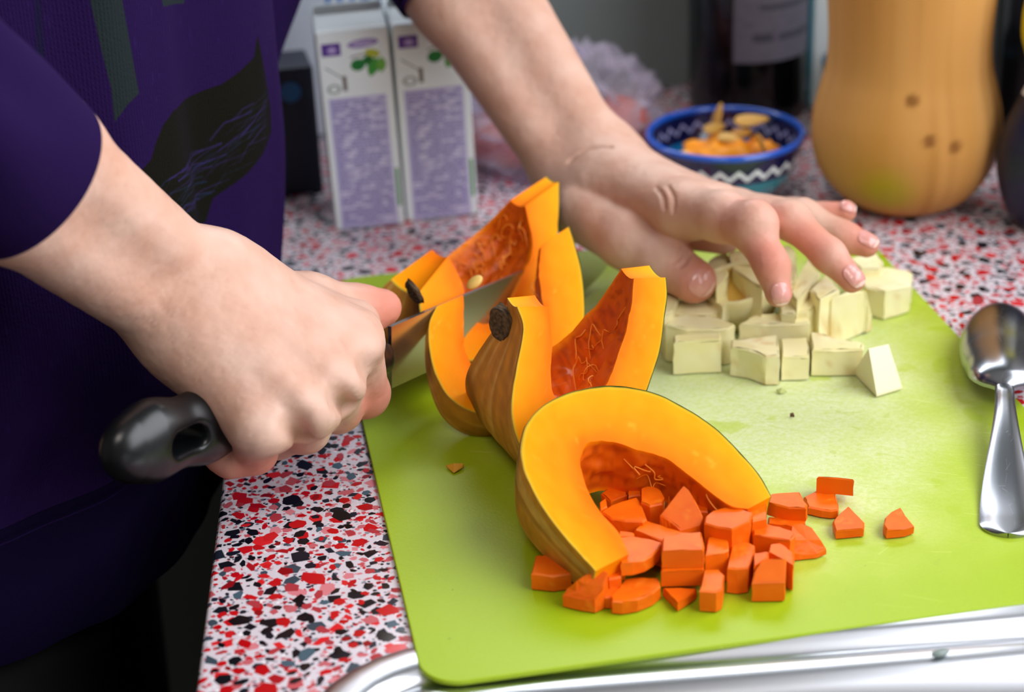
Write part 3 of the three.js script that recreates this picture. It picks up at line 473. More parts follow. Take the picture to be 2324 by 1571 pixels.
carrot('flat curved carrot slab partly covered by another lying across it', r6([[1180, 278], [1250, 245], [1320, 205], [1470, 205], [1490, 300], [1512, 368], [1500, 402], [1440, 412], [1350, 402], [1220, 372], [1200, 330]]), 0.0036, 0.0036);
{ const q = carrot('carrot slab perched on edge over the flat curved slab', r6([[1300, 97, 0.0110], [1490, 104, 0.0110], [1650, 121, 0.0110], [1646, 116, 0.0070], [1480, 92, 0.0066], [1310, 86, 0.0066]]), 0.0110, 0.0074, { sub: 1 }); }
carrot('lone five-sided carrot piece nearer the pile on the bare board', r6([[1600, 366], [1752, 515], [1745, 580], [1482, 602], [1452, 522], [1480, 470]]), 0.0036, 0.0036);
carrot('lone carrot piece farthest from the pile, out on the bare board', r6([[2090, 380], [2140, 450], [2218, 545], [2130, 576], [1962, 592], [1928, 545], [1940, 478], [2000, 420]]), 0.0040, 0.0040);
carrot('pointed fan-shaped carrot piece at the outer end of the pile', r6([[1060, 550, 0.010], [1160, 527, 0.011], [1260, 572, 0.0095], [1345, 690, 0.006], [1392, 762, 0.003], [1300, 806, 0.0025], [1180, 820, 0.0025], [1070, 800, 0.004], [1050, 690, 0.008]]), 0.011, 0.011);
carrot('wide carrot block between the largest block and the fan-shaped piece', r6([[690, 545], [830, 535], [960, 560], [1070, 600], [1100, 640], [1050, 690], [900, 668], [705, 640]]), 0.0125, 0.0125);
carrot('curved carrot slab behind the shield-shaped piece in the front row', r6([[858, 722], [950, 706], [1020, 752], [1078, 800], [1086, 870], [1080, 930], [1000, 880], [850, 800]]), 0.0112, 0.0112);
carrot('shield-shaped carrot piece with a notched lower edge in the front row', r6([[760, 895, 0.0125], [860, 852, 0.0138], [1015, 870, 0.0142], [1012, 960, 0.0118], [1000, 1080, 0.0085], [690, 1090, 0.0082], [712, 985, 0.0108]]), 0.0142, 0.0142);
carrot('small carrot bit filling the gap behind the shield-shaped piece', r6([[708, 805], [850, 792], [850, 852], [710, 935]]), 0.0118, 0.0118);
carrot('carrot bit deep under the squash rim, behind the pointed leaf-shaped piece', c7([[1030, 665], [1098, 680], [1104, 745], [1050, 742]]), 0.0145, 0.014);
carrot('carrot bit squeezed against the inner squash edge', c7([[495, 690], [530, 665], [540, 716], [502, 738]]), 0.0165, 0.016);
carrot('shaded carrot piece at the back of the squash hollow, its nearest corner', c7([[505, 640], [560, 600], [640, 590], [650, 650], [560, 690]]), 0.012, 0.012);
carrot('shaded carrot piece at the back of the squash hollow, left of the tongue-shaped piece', c7([[650, 590], [725, 580], [728, 650], [660, 660]]), 0.013, 0.013);
carrot('shaded carrot piece at the back of the squash hollow, right of the tongue-shaped piece', c7([[862, 600], [960, 590], [975, 640], [880, 660]]), 0.013, 0.013);
carrot('carrot chip showing above the resting half-moon slice', c7([[605, 850], [690, 862], [692, 888], [605, 884]]), 0.0145, 0.014);

pars('pale chunk nearest the upright squash wedge, front row', r7([[212, 968], [330, 945], [690, 945], [682, 1005], [440, 1018], [210, 1034]]), 0.0165, 0.0165);
pars('pale front-row chunk with a grey spot on its face', r7([[782, 1005], [1000, 985], [1240, 958], [1258, 1080], [1264, 1165], [1130, 1168], [960, 1105], [778, 1080]]), 0.0145, 0.0145);
pars('squarish pale chunk in the middle of the front row', r8([[52, 945], [300, 930], [322, 1020], [318, 1115], [60, 1122]]), 0.0115, 0.0115);
pars('long pale bar at the end of the front row', r8([[320, 882], [405, 890], [600, 940], [825, 985], [820, 1045], [560, 1050], [345, 1052]]), 0.0130, 0.0130);
pars('brown-edged pale slab lying behind the first front-row chunk', r7([[190, 785], [330, 762], [560, 772], [700, 800], [822, 862], [760, 890], [600, 905], [350, 900], [130, 860]]), 0.0185, 0.0185);
pars('wide pale slab under the thumb, behind the brown-edged slab', r7([[285, 590], [500, 600], [700, 612], [720, 700], [560, 762], [300, 750], [215, 742]]), 0.0195, 0.0195);
pars('pale chunk half hidden by the upright squash wedge', r7([[130, 500], [262, 572], [250, 640], [212, 720], [120, 760], [60, 640]]), 0.023, 0.023);
pars('low pale row piece with a notch, behind the front row', c8([[575, 520], [640, 480], [760, 470], [900, 482], [980, 490], [985, 530], [850, 540], [700, 540], [545, 540]]), 0.0165, 0.0165);
pars('big pale faceted chunk beside the low row piece', r8([[270, 690, 0.016], [400, 620, 0.020], [530, 570, 0.024], [700, 510, 0.024], [850, 490, 0.022], [880, 600, 0.016], [905, 725, 0.008], [840, 785, 0.005], [720, 850, 0.004], [610, 925, 0.0025], [450, 885, 0.004], [330, 850, 0.008]]), 0.024, 0.024);
pars('small brownish chunk under the middle fingertip', r8([[330, 480], [480, 340], [600, 480], [420, 580]]), 0.026, 0.026);
pars('narrow pale stick leaning between the index and middle fingers', r8([[150, 520], [230, 330], [310, 190], [420, 330], [310, 470], [200, 590]]), 0.026, 0.026);
pars('outermost big pale chunk with a yellow cut end, at the board edge', r8([[700, 330], [830, 290], [1060, 270], [1290, 318], [1262, 440], [1030, 505], [850, 455]]), 0.0145, 0.0145);
pars('pale chunk under the ring fingertip, behind the outermost chunk', r8([[690, 190], [830, 160], [960, 155], [1012, 220], [980, 275], [800, 285]]), 0.019, 0.019);
pars('tall pale piece at the back of the heap, near the palm', r7([[560, 215], [640, 165], [745, 150], [765, 330], [720, 440], [640, 480], [560, 380]]), 0.030, 0.030);
pars('whitest flat-topped piece behind the index finger', r7([[745, 160], [830, 115], [930, 110], [1060, 250], [1090, 480], [1000, 440], [800, 310]]), 0.032, 0.032);
pars('pale curved piece between index and middle fingers, at the back', r8([[60, 80], [120, 62], [185, 115], [205, 330], [150, 440], [80, 340]]), 0.030, 0.030);
pars('little pale bit behind the low row piece, under the index nail', r8([[70, 580], [130, 575], [175, 610], [192, 715], [60, 705], [40, 640]]), 0.021, 0.021);
pars('pale block deep in the heap below the middle finger', r8([[200, 570], [330, 520], [430, 600], [300, 690], [190, 690]]), 0.020, 0.020);
pars('pale block at the foot of the heap behind the wide slab', r7([[640, 480], [720, 450], [760, 620], [700, 700], [620, 640]]), 0.022, 0.022);
{ // rounded chunk with a hollow cut into its top
  const c = P(1480 + 890 * 0.22923, 540 + 600 * 0.22923, BT + 0.0165), X = bx.clone(), n = 40;
  const tilt = V(-0.25, 0.85, 0.45).normalize(), ex = V(1, 0, 0).addScaledVector(tilt, -tilt.x).normalize(), ez = ex.clone().cross(tilt);
  const prof = smoothPts([[0.0, -0.015], [0.009, -0.0145], [0.0155, -0.008], [0.0175, 0.002], [0.0168, 0.010], [0.0150, 0.0135], [0.0132, 0.0130], [0.0105, 0.010], [0.0, 0.0085]], 40);
  const g = grid(56, 40, (u, v) => { const q = prof[Math.round(v * 40)], a = u * Math.PI * 2, w = 1 + noise(Math.cos(a) * 1.2, Math.sin(a) * 1.2, v * 2) * 0.12; return V(0, 0, 0).addScaledVector(ex, Math.cos(a) * q.x * w * 1.05).addScaledVector(ez, Math.sin(a) * q.x * w * 0.8).addScaledVector(tilt, q.y); }, { closeU: true, flip: true, col: (u, v, p) => { const k = parsCol(p.x + 0.2, p.y, p.z); return lerpC(k, C(0xc99a1e), sst(0.74, 0.84, v) * 0.85); } });
  const o = mesh('root_vegetable_chunk', g, parsM); o.position.copy(c); tag(o, 'rounded pale chunk with a yellow hollow cut in its top', 'root vegetable', 'pale root vegetable chunks');
}
{ // prism-shaped piece on its own
  const q = (l) => r8([l])[0], pts = [[875, 1040, 0.0195], [1060, 998, 0.0195], [1188, 1400, 0.0012], [950, 1472, 0.0012], [735, 1250, 0.0012]].map((l) => { const [x, y, h] = q(l); return P(x, y, BT + h); });
  for (const p of pts.slice(0, 2)) pts.push(p.clone().setY(BT + 0.0002).add(V(0.004, 0, -0.004))); for (const p of pts.slice(2, 5)) pts.push(p.clone().setY(BT + 0.0002));
  const c = pts.reduce((s, p) => s.add(p), V(0, 0, 0)).multiplyScalar(1 / pts.length); const g = new ConvexGeometry(pts.map((p) => p.clone().sub(c))); const p = g.attributes.position, col = []; for (let i = 0; i < p.count; i++) { const k = lerpC(C(0xf4eed0), C(0xe6d28a), sst(0.0, -0.01, p.getY(i)) * 0.6); col.push(k.r, k.g, k.b); } g.setAttribute('color', new THREE.Float32BufferAttribute(col, 3)); g.setAttribute('uv', new THREE.Float32BufferAttribute(new Float32Array(p.count * 2), 2));
  const o = mesh('root_vegetable_chunk', g, parsM); o.position.copy(c); tag(o, 'lone wedge-shaped pale chunk with a bright white face, apart on the board', 'root vegetable', 'pale root vegetable chunks');
}
// scraps
const scrap = (name, label, list, h, m, cat) => { const pts = list.map(([x, y, q]) => P(x, y, BT + q)); const low = pts.map((p) => p.clone().setY(BT + 0.0001)); const all = [...pts, ...low.slice(0, 3)], c = all.reduce((s, p) => s.add(p), V(0, 0, 0)).multiplyScalar(1 / all.length); const g = new ConvexGeometry(all.map((p) => p.clone().sub(c))); g.setAttribute('uv', new THREE.Float32BufferAttribute(new Float32Array(g.attributes.position.count * 2), 2)); const o = mesh(name, g, m); o.position.copy(c); tag(o, label, cat); };
scrap('squash_shaving', 'small yellow squash shaving alone near the board edge below the fist', [[1012, 1056, 0.001], [1030, 1052, 0.003], [1052, 1052, 0.002], [1050, 1060, 0.001], [1030, 1074, 0.0002]], 0.003, mat(0xe0a030, 0.5), 'scrap');
scrap('peppercorn', 'tiny dark brown crumb on the pale middle of the board', [[1793, 938, 0.002], [1800, 936, 0.0022], [1803, 942, 0.0012], [1797, 944, 0.0004]], 0.002, mat(0x5a3c20, 0.6), 'crumb');
scrap('vegetable_crumb', 'tiny pale crumb in front of the root vegetable chunks', [[1762, 884, 0.001], [1775, 880, 0.002], [1786, 888, 0.0008], [1770, 893, 0.0003]], 0.002, mat(0xb8c070, 0.6), 'crumb');

// ---------------------------------------------------------------- spoon, lying face down over the board's edge
{
  const A = P(2268, 708, 0.0085), Bq = P(2288, 1214, BT + 0.001);
  const s = thing('spoon', 'scratched steel tablespoon lying face down across the board edge', 'spoon', A.clone());
  const x = Bq.clone().sub(A).setY(0), L = x.length(); x.normalize(); const z = V(0, 1, 0).clone().cross(x).normalize().negate();
  const hw = (t) => t < 0.47 ? 0.0186 * Math.sqrt(Math.max(0, 1 - ((t - 0.23) / (t < 0.23 ? 0.23 : 0.24)) ** 2)) + 0.0040 * sst(0.34, 0.46, t) : mix(0.0040, 0.0106, sst(0.49, 0.95, t)) * (t > 0.955 ? Math.sqrt(Math.max(0, 1 - ((t - 0.955) / 0.045) ** 2)) : 1);
  const dome = (t) => { const x = Math.abs(t - 0.24) / (t < 0.24 ? 0.24 : 0.27), q = Math.max(0, 1 - x * x); return 0.0013 + 0.0108 * q ** (t < 0.24 ? 0.5 : 0.5 + 0.6 * x); };
  const mid = (t) => mix(mix(0.0, 0.0062, sst(0.26, 0.5, t)), -0.0055 , sst(0.5, 0.94, t));
  const top = (t, q) => { const w = Math.max(hw(t), 1e-5), k = Math.sqrt(Math.max(0, 1 - q * q * 0.999)); const d = mix(dome(t) * (k ** 1.1), 0.0013 * (1 - q ** 4), sst(0.44, 0.5, t)); return V(0, 0, 0).addScaledVector(x, t * L).addScaledVector(z, q * w).add(V(0, mid(t) + d + 0.0012 * (1 - sst(0.42, 0.52, t)), 0)); };
  const NU = 120, NQ = 28, tt = (u) => clamp(u < 0.5 ? u * u * 2 * 0.72 + u * 0.14 : 1 - (1 - u) * (1 - u) * 2 * 0.5 - (1 - u) * 0.18 , 0, 1);
  const us = (u) => 1e-5 + u * (1 - 2e-5), ez = (a, b, u) => mix(a, b, b < 1 ? u ** 1.6 : 1 - (1 - u) ** 1.6);
  const upper = (a, b) => grid(NU, NQ, (u, v) => top(us(ez(a, b, u)), Math.sin((v - 0.5) * Math.PI)), { flip: false }), lower = (a, b) => grid(NU, NQ, (u, v) => top(us(ez(a, b, u)), Math.sin((v - 0.5) * Math.PI)).add(V(0, -0.0013, 0)), { flip: true }), rimS = (a, b, q) => grid(NU, 1, (u, v) => top(us(ez(a, b, u)), q).add(V(0, -0.0013 * v, 0)), { flip: q > 0 });
  const scr = canvasTex(512, 512, (c, w, h) => { c.fillStyle = '#606060'; c.fillRect(0, 0, w, h); for (let i = 0; i < 260; i++) { c.strokeStyle = `rgba(${rnd() < 0.6 ? '170,170,170' : '40,40,40'},${rr(0.1, 0.5)})`; c.lineWidth = rr(0.5, 1.5); const X = rnd() * w, Y = rnd() * h, a = rnd() * 6, l = rr(5, 50); c.beginPath(); c.moveTo(X, Y); c.lineTo(X + Math.cos(a) * l, Y + Math.sin(a) * l); c.stroke(); } }, false);
  const m = new THREE.MeshPhysicalMaterial({ color: 0x9fa3aa, metalness: 1, roughness: 0.62, roughnessMap: scr });
  for (const [n, a, b] of [['bowl', 0, 0.475], ['handle', 0.475, 1]]) mesh(n, mergeGeometries([upper(a, b), lower(a, b), rimS(a, b, 1), rimS(a, b, -1)]), m, s);
}

// ---------------------------------------------------------------- things along the back of the worktop
const yHat = V(0, 1, 0);
{ // two small drink cartons
  const print = canvasTex(512, 1664, (c, w, h) => {
    c.fillStyle = '#e9f0f4'; c.fillRect(0, 0, w, h); const S = h / 130;   // drawn in millimetres: 40 x 130
    c.save(); c.scale(1, 0.8); c.fillStyle = '#5b3796'; c.fillRect(2 * S, 8 * S, 11 * S, 10 * S); c.fillStyle = '#b8a2dc'; c.beginPath(); c.arc(8 * S, 13.5 * S, 2.6 * S, 0, 7); c.fill();
    c.fillStyle = '#8d78bd'; c.beginPath(); c.ellipse(26 * S, 10 * S, 9 * S, 3.4 * S, -0.12, 0, 7); c.fill(); c.fillStyle = '#d9cfee'; c.fillRect(20 * S, 9 * S, 12 * S, 0.8 * S); c.fillRect(21 * S, 10.6 * S, 10 * S, 0.8 * S);
    const leaf = (x, y, l, a, col) => { c.save(); c.translate(x * S, y * S); c.rotate(a); c.fillStyle = col; c.beginPath(); c.moveTo(0, 0); c.quadraticCurveTo(l * 0.5 * S, -l * 0.42 * S, l * S, 0); c.quadraticCurveTo(l * 0.5 * S, l * 0.42 * S, 0, 0); c.fill(); c.restore(); };
    c.strokeStyle = '#6d6a58'; c.lineWidth = 1.1 * S; c.beginPath(); c.moveTo(18 * S, 21 * S); c.quadraticCurveTo(26 * S, 17 * S, 33 * S, 22 * S); c.stroke();
    leaf(31, 19, 12, 2.25, '#117a34'); leaf(30, 20, 10, 1.75, '#0b5c2a'); leaf(33, 22, 16, 1.85, '#3f9a3e'); leaf(36, 22, 13, 1.65, '#6cae45'); c.fillStyle = '#b7bf3c'; c.beginPath(); c.ellipse(31 * S, 18.5 * S, 4.6 * S, 3 * S, 0.5, 0, 7); c.fill(); c.fillStyle = '#157a38'; c.beginPath(); c.ellipse(22 * S, 27 * S, 4.2 * S, 4.8 * S, 0.2, 0, 7); c.fill();
    c.strokeStyle = '#7f8a86'; c.lineWidth = 0.9 * S; c.beginPath(); c.moveTo(3 * S, 27 * S); c.lineTo(13 * S, 37 * S); c.stroke(); c.fillStyle = '#5d5048'; c.fillRect(12.4 * S, 35 * S, 2.2 * S, 12 * S);
    c.strokeStyle = '#93a19c'; c.lineWidth = 1.6 * S; c.beginPath(); c.arc(7 * S, 45 * S, 3.2 * S, 0, 7); c.stroke();
    c.restore(); c.fillStyle = '#bdb7e0'; c.fillRect(3 * S, 42 * S, 33.5 * S, 88 * S); c.fillStyle = 'rgba(84,76,140,0.6)';
    for (let i = 0; i < 40; i++) { let x = 4.5; while (x < 34) { const l = 1.2 + rnd() * 4; c.fillStyle = rnd() < 0.75 ? 'rgba(84,76,140,0.6)' : 'rgba(236,234,246,0.8)'; c.fillRect(x * S, (44 + i * 2.1) * S, Math.min(l, 35 - x) * S, 0.95 * S); x += l + 0.9; } }
    c.fillStyle = '#2f8a45'; c.fillRect(37.6 * S, 92 * S, 1.8 * S, 26 * S);
  });
  const pm = new THREE.MeshPhysicalMaterial({ map: print, roughness: 0.38 }), wm = mat(0xe9eff2, 0.4), ym = mat(0xcfd8dc, 0.4);
  const carton = (A, B, label, lean) => {
    const x = B.clone().sub(A), w = x.length(); x.normalize(); const z = x.clone().cross(yHat), g = thing('drink_carton', label, 'carton', A.clone().setY(0.0002), 'drink cartons');
    g.rotation.y = Math.atan2(-x.z, x.x); g.rotation.z = lean;
    const H = 0.1125, dp = 0.055; mesh('body', rbox(w, H, dp, 0.0016).translate(w / 2, H / 2, -dp / 2), wm, g);
    // sloping top with its folded fin
    const s = new THREE.Shape(); s.moveTo(0, 0); s.lineTo(dp, 0); s.lineTo(dp / 2 + 0.002, 0.004); s.lineTo(dp / 2 + 0.0012, 0.008); s.lineTo(dp / 2 - 0.0012, 0.008); s.lineTo(dp / 2 - 0.002, 0.004); s.closePath();
    mesh('gable_top', new THREE.ExtrudeGeometry(s, { depth: w - 0.002, bevelEnabled: false }).rotateY(Math.PI / 2).translate(0.001, H - 0.0008, 0), ym, g);
    const fp = new THREE.PlaneGeometry(w - 0.0016, H - 0.002); { const uv = fp.attributes.uv; for (let i = 0; i < uv.count; i++) uv.setY(i, uv.getY(i) * (H / 0.13)); }
    const f = new THREE.BoxGeometry(w - 0.0016, H - 0.002, 0.0002).translate(w / 2, H / 2, 0.0001); { const uv = f.attributes.uv; for (let i = 0; i < uv.count; i++) uv.setY(i, uv.getY(i)); }
    mesh('printed_label', f, pm, g); return g;
  };
  carton(P(763, 526, 0), P(921, 512, 0), 'white and lilac drink carton with small print, the one beside the purple sweatshirt', 0.022);
  carton(P(925, 505, 0), P(1086, 489, 0), 'white and lilac drink carton with small print, the one beside the crumpled plastic bag', 0.012);
}
{ // big white pack with blue letters
  const zF = -0.322, PZ = (x, y) => { const r = ray(x, y); return r.multiplyScalar((zF - CAM.z) / r.z).add(CAM); }, X0 = -0.165, Wp = 0.125, Hp = 0.24;
  const t = canvasTex(1024, 1966, (c, w, h) => { const S = w / (Wp - 0.006), at = (x, y) => { const p = PZ(x, y); return [(p.x - X0 - 0.003) * S, h - (p.y - 0.003) / (Hp - 0.006) * h]; }; c.fillStyle = '#dfe9f4'; c.fillRect(0, 0, w, h); c.fillStyle = '#2f78c4'; const [tx, ty] = at(728, 21), [tx2] = at(925, 21); c.font = `bold ${0.022 * S}px sans-serif`; c.textBaseline = 'alphabetic'; c.save(); c.translate(tx, ty); c.scale((tx2 - tx) / c.measureText('TOVER').width, 1); c.fillText('TOVER', 0, 0); c.restore();
    c.fillStyle = '#4d8bc9'; for (const [x, y, q] of [[790, 40, 20], [822, 38, 10], [848, 38, 28], [905, 26, 26]]) { const [a, b] = at(x, y), [e] = at(x + q, y); c.fillRect(a, b - 0.0016 * S, e - a, 0.0028 * S); } });
  const g = thing('white_pack', 'large white pack with big blue lettering behind the drink cartons', 'pack', V(X0, 0.0002, zF));
  mesh('body', rbox(Wp, Hp, 0.05, 0.004).translate(Wp / 2, Hp / 2, -0.0252), mat(0xdfe9f4, 0.4), g);
  mesh('printed_label', new THREE.BoxGeometry(Wp - 0.006, Hp - 0.006, 0.0003).translate(Wp / 2, Hp / 2, 0.0001), new THREE.MeshPhysicalMaterial({ map: t, roughness: 0.38 }), g);
}
{ // dark blue box in the shade beside the person
  const g = thing('navy_box', 'dark navy box in shade between the sweatshirt and the drink cartons', 'box', V(-0.128, 0.0002, -0.222)); g.rotation.y = 0.15;
  mesh('body', rbox(0.036, 0.076, 0.035, 0.002).translate(0.018, 0.038, -0.0175), mat(0x1a2236, 0.5), g); mesh('round_logo', new THREE.CylinderGeometry(0.006, 0.006, 0.0004, 24).rotateX(Math.PI / 2).translate(0.022, 0.062, 0.0002), mat(0x1d6aa8, 0.4), g);
}
{ // plastic bag with vegetables
  const c = V(0.050, 0, -0.252);
  const g = grid(90, 60, (u, v) => { const a = u * Math.PI * 2, e = (v - 0.5) * Math.PI, dx = Math.cos(e) * Math.cos(a), dy = Math.sin(e), dz = Math.cos(e) * Math.sin(a);
    const n = Math.abs(noise(dx * 2.2, dy * 2.2, dz * 2.2)) * 0.5 + Math.abs(noise(dx * 5, dy * 5, dz * 5)) * 0.3 + Math.abs(noise(dx * 11, dy * 11, dz * 11)) * 0.12; const r = 1.12 - n;
    return V(dx * 0.061 * r, Math.max(0.0006, 0.030 + dy * 0.042 * r), dz * 0.06 * r); }, { closeU: true, flip: true });
  const bag = mesh('plastic_bag', g, new THREE.MeshPhysicalMaterial({ color: 0xeeeaf6, roughness: 0.30, transmission: 0.84, thickness: 0, ior: 1.35, specularIntensity: 0.7 })); bag.position.copy(c); tag(bag, 'crumpled clear plastic bag holding orange roots behind the wrist', 'plastic bag');
  const root = (p, r, l, a, lab) => { const q = lathe(smoothPts([[0, 0], [r * 0.6, l * 0.05], [r, l * 0.3], [r * 0.9, l * 0.6], [r * 0.5, l * 0.92], [0, l]], 24), 28).translate(0, -l / 2, 0).rotateZ(Math.PI / 2).rotateY(a); const o = mesh('orange_root', q, mat(0xc8481c, 0.5)); o.position.copy(p); tag(o, lab, 'root vegetable'); };
  root(V(0.076, 0.0225, -0.236), 0.020, 0.05, 0.5, 'orange root in the plastic bag, next to the blue bowl'); root(V(0.012, 0.020, -0.245), 0.0165, 0.07, -0.5, 'orange root in the plastic bag, at its end beside the drink cartons');
}
// glazed bowl
const BO = V(0.1345, 0.0002, -0.1838);
{
  const g = thing('bowl', 'small glazed bowl with navy band, white zigzag and turquoise foot', 'bowl', BO.clone()), H = 0.0385, R = 0.0445;
  const out = [[0.0, 0.0], [0.021, 0.0], [0.0235, 0.0015], [0.03, 0.006], [0.0365, 0.0135], [0.0405, 0.0215], [0.0428, 0.030], [0.0440, 0.0355]], inn = [[0.0412, 0.0350], [0.0398, 0.0285], [0.0372, 0.020], [0.033, 0.0125], [0.026, 0.0068], [0.014, 0.004], [0, 0.0036]];
  const mk = (pts, tex) => { const cv = smoothPts(pts, 48), acc = [0]; for (let i = 1; i < cv.length; i++) acc.push(acc[i - 1] + Math.hypot(cv[i].x - cv[i - 1].x, cv[i].y - cv[i - 1].y)); const n = cv.length - 1; return [grid(96, n, (u, v) => { const q = cv[Math.round(v * n)], a = u * Math.PI * 2; return V(Math.cos(a) * q.x, q.y, Math.sin(a) * q.x); }, { closeU: true, flip: true, uv: (u, v) => [u, cv[Math.round(v * n)].y / H] }), tex]; };
  const zig = (inner) => canvasTex(2048, 256, (c, w, h) => { const Y = (m) => h - m / 0.0385 * h; c.fillStyle = inner ? '#0a7cc0' : '#0c8a9e'; c.fillRect(0, 0, w, h); const y1 = inner ? 0.0355 : 0.0375, y0 = inner ? 0.0205 : 0.0195; c.fillStyle = '#0a1042'; c.fillRect(0, Y(y1), w, Y(y0) - Y(y1));
    const k = 26; c.strokeStyle = inner ? '#8f94c4' : '#e6ecf6'; c.lineJoin = 'round'; c.lineWidth = inner ? 12 : 17; c.beginPath(); for (let i = 0; i <= k * 2; i++) c[i ? 'lineTo' : 'moveTo'](i / (k * 2) * w, Y(i % 2 ? 0.0275 : 0.0228) + (inner ? -14 : 0)); c.stroke(); });
  const glaze = (t) => new THREE.MeshPhysicalMaterial({ map: t, roughness: 0.14, clearcoat: 0.6, clearcoatRoughness: 0.08 });
  mesh('outer_wall', mk(out)[0], glaze(zig(false)), g); mesh('inner_wall', mk(inn)[0], glaze(zig(true)), g);
  mesh('rim', new THREE.TorusGeometry(0.0426, 0.0019, 16, 96).rotateX(Math.PI / 2).translate(0, 0.0358, 0), mat(0x0d55c8, 0.15, { clearcoat: 0.6 }), g);
}
{ // scraps inside the bowl
  const blob = (name, label, cat, p, r, m, f) => { const g = new THREE.IcosahedronGeometry(1, 8), a = g.attributes.position, v = V(0, 0, 0); for (let i = 0; i < a.count; i++) { v.fromBufferAttribute(a, i); f(v); a.setXYZ(i, v.x * r[0], v.y * r[1], v.z * r[2]); } const q = mergeVertices(g.deleteAttribute('normal').deleteAttribute('uv')); q.computeVertexNormals(); q.setAttribute('uv', new THREE.Float32BufferAttribute(new Float32Array(q.attributes.position.count * 2), 2)); const o = mesh(name, q, m); o.position.copy(p); return tag(o, label, cat); };
  const lump = (v) => v.multiplyScalar(1 + noise(v.x * 2, v.y * 2, v.z * 2) * 0.35 + noise(v.x * 6, v.y * 6, v.z * 6) * 0.12);
  blob('squash_pulp', 'big orange lump of squash pulp in the blue bowl', 'squash pulp', BO.clone().add(V(-0.005, 0.0185, 0.004)), [0.022, 0.0165, 0.018], mat(0xffa00c, 0.45), lump);
  blob('squash_pulp', 'smaller orange lump of squash pulp under the seeds in the blue bowl', 'squash pulp', BO.clone().add(V(0.0165, 0.0185, 0.004)), [0.014, 0.014, 0.014], mat(0xf89a14, 0.45), lump);
  const seedM = mat(0xd8a850, 0.45), seed = (px, py, h, l, w, ang, label, m = seedM) => { const o = blob('squash_seed', label, 'squash seed', P(px, py, h), [l, w * 0.36, w], m, (v) => { v.z *= 1 - 0.35 * v.x; }); o.rotation.set(0.5, ang, 0, 'YXZ'); return o; };
  seed(1706, 272, 0.043, 0.0098, 0.0042, 0.05, 'flat tan squash seed lying across, highest over the back of the bowl'); { const o = seed(1628, 264, 0.043, 0.0085, 0.0042, 0, 'tan squash seed standing upright against the bowl rim'); o.rotation.set(0.2, 0.2, 1.35); }
  seed(1652, 312, 0.0385, 0.0066, 0.0032, -0.7, 'pale squash seed stuck on the big pulp lump'); { const o = seed(1728, 326, 0.0365, 0.0085, 0.0032, 0, 'narrow tan squash seed leaning down the far side of the pulp'); o.rotation.set(0.4, 0.3, -1.1); }
  seed(1622, 290, 0.0395, 0.0078, 0.0036, 0.6, 'olive tan squash seed below the upright seed', mat(0xb88a34, 0.45)); seed(1684, 302, 0.038, 0.007, 0.0034, 0.4, 'brownish squash seed in the middle between the other seeds', mat(0xb07820, 0.45)); seed(1552, 351, 0.030, 0.0045, 0.0028, 0.8, 'pale seed tip low beside the big pulp lump', mat(0xf0cc80, 0.45));
}
{ // dark wine bottle
  const g = thing('wine_bottle', 'dark wine bottle with a grey paper label against the back wall', 'bottle', V(0.1735, 0.0002, -0.325));
  const p = [[0, 0.004], [0.024, 0.002], [0.033, 0], [0.0362, 0.003], [0.0368, 0.012], [0.0368, 0.18], [0.034, 0.2], [0.02, 0.225], [0.0145, 0.245], [0.0145, 0.3], [0.0155, 0.301], [0.0155, 0.306], [0.0, 0.306]];
  mesh('glass_body', lathe(p, 72), mat(0x060708, 0.08, { specularIntensity: 1 }), g);
  const lt = canvasTex(512, 512, (c, w, h) => { c.fillStyle = '#6a6878'; c.fillRect(0, 0, w, h); for (let i = 0; i < 900; i++) { c.fillStyle = `rgba(${rnd() < 0.5 ? '40,40,54' : '120,118,135'},${rr(0.05, 0.2)})`; c.fillRect(rnd() * w, rnd() * h, rr(3, 40), rr(2, 8)); } c.fillStyle = 'rgba(40,42,56,0.55)'; for (const [x, y, a, b] of [[60, 420, 70, 26], [150, 425, 160, 20], [80, 330, 220, 16], [80, 290, 180, 12], [90, 120, 240, 60], [90, 220, 200, 14]]) c.fillRect(x, y, a, b); });
  mesh('paper_label', new THREE.CylinderGeometry(0.03705, 0.03705, 0.10, 60, 1, true, -0.42, 2.6).translate(0, 0.092, 0), new THREE.MeshPhysicalMaterial({ map: lt, roughness: 0.7, side: THREE.DoubleSide }), g);
}
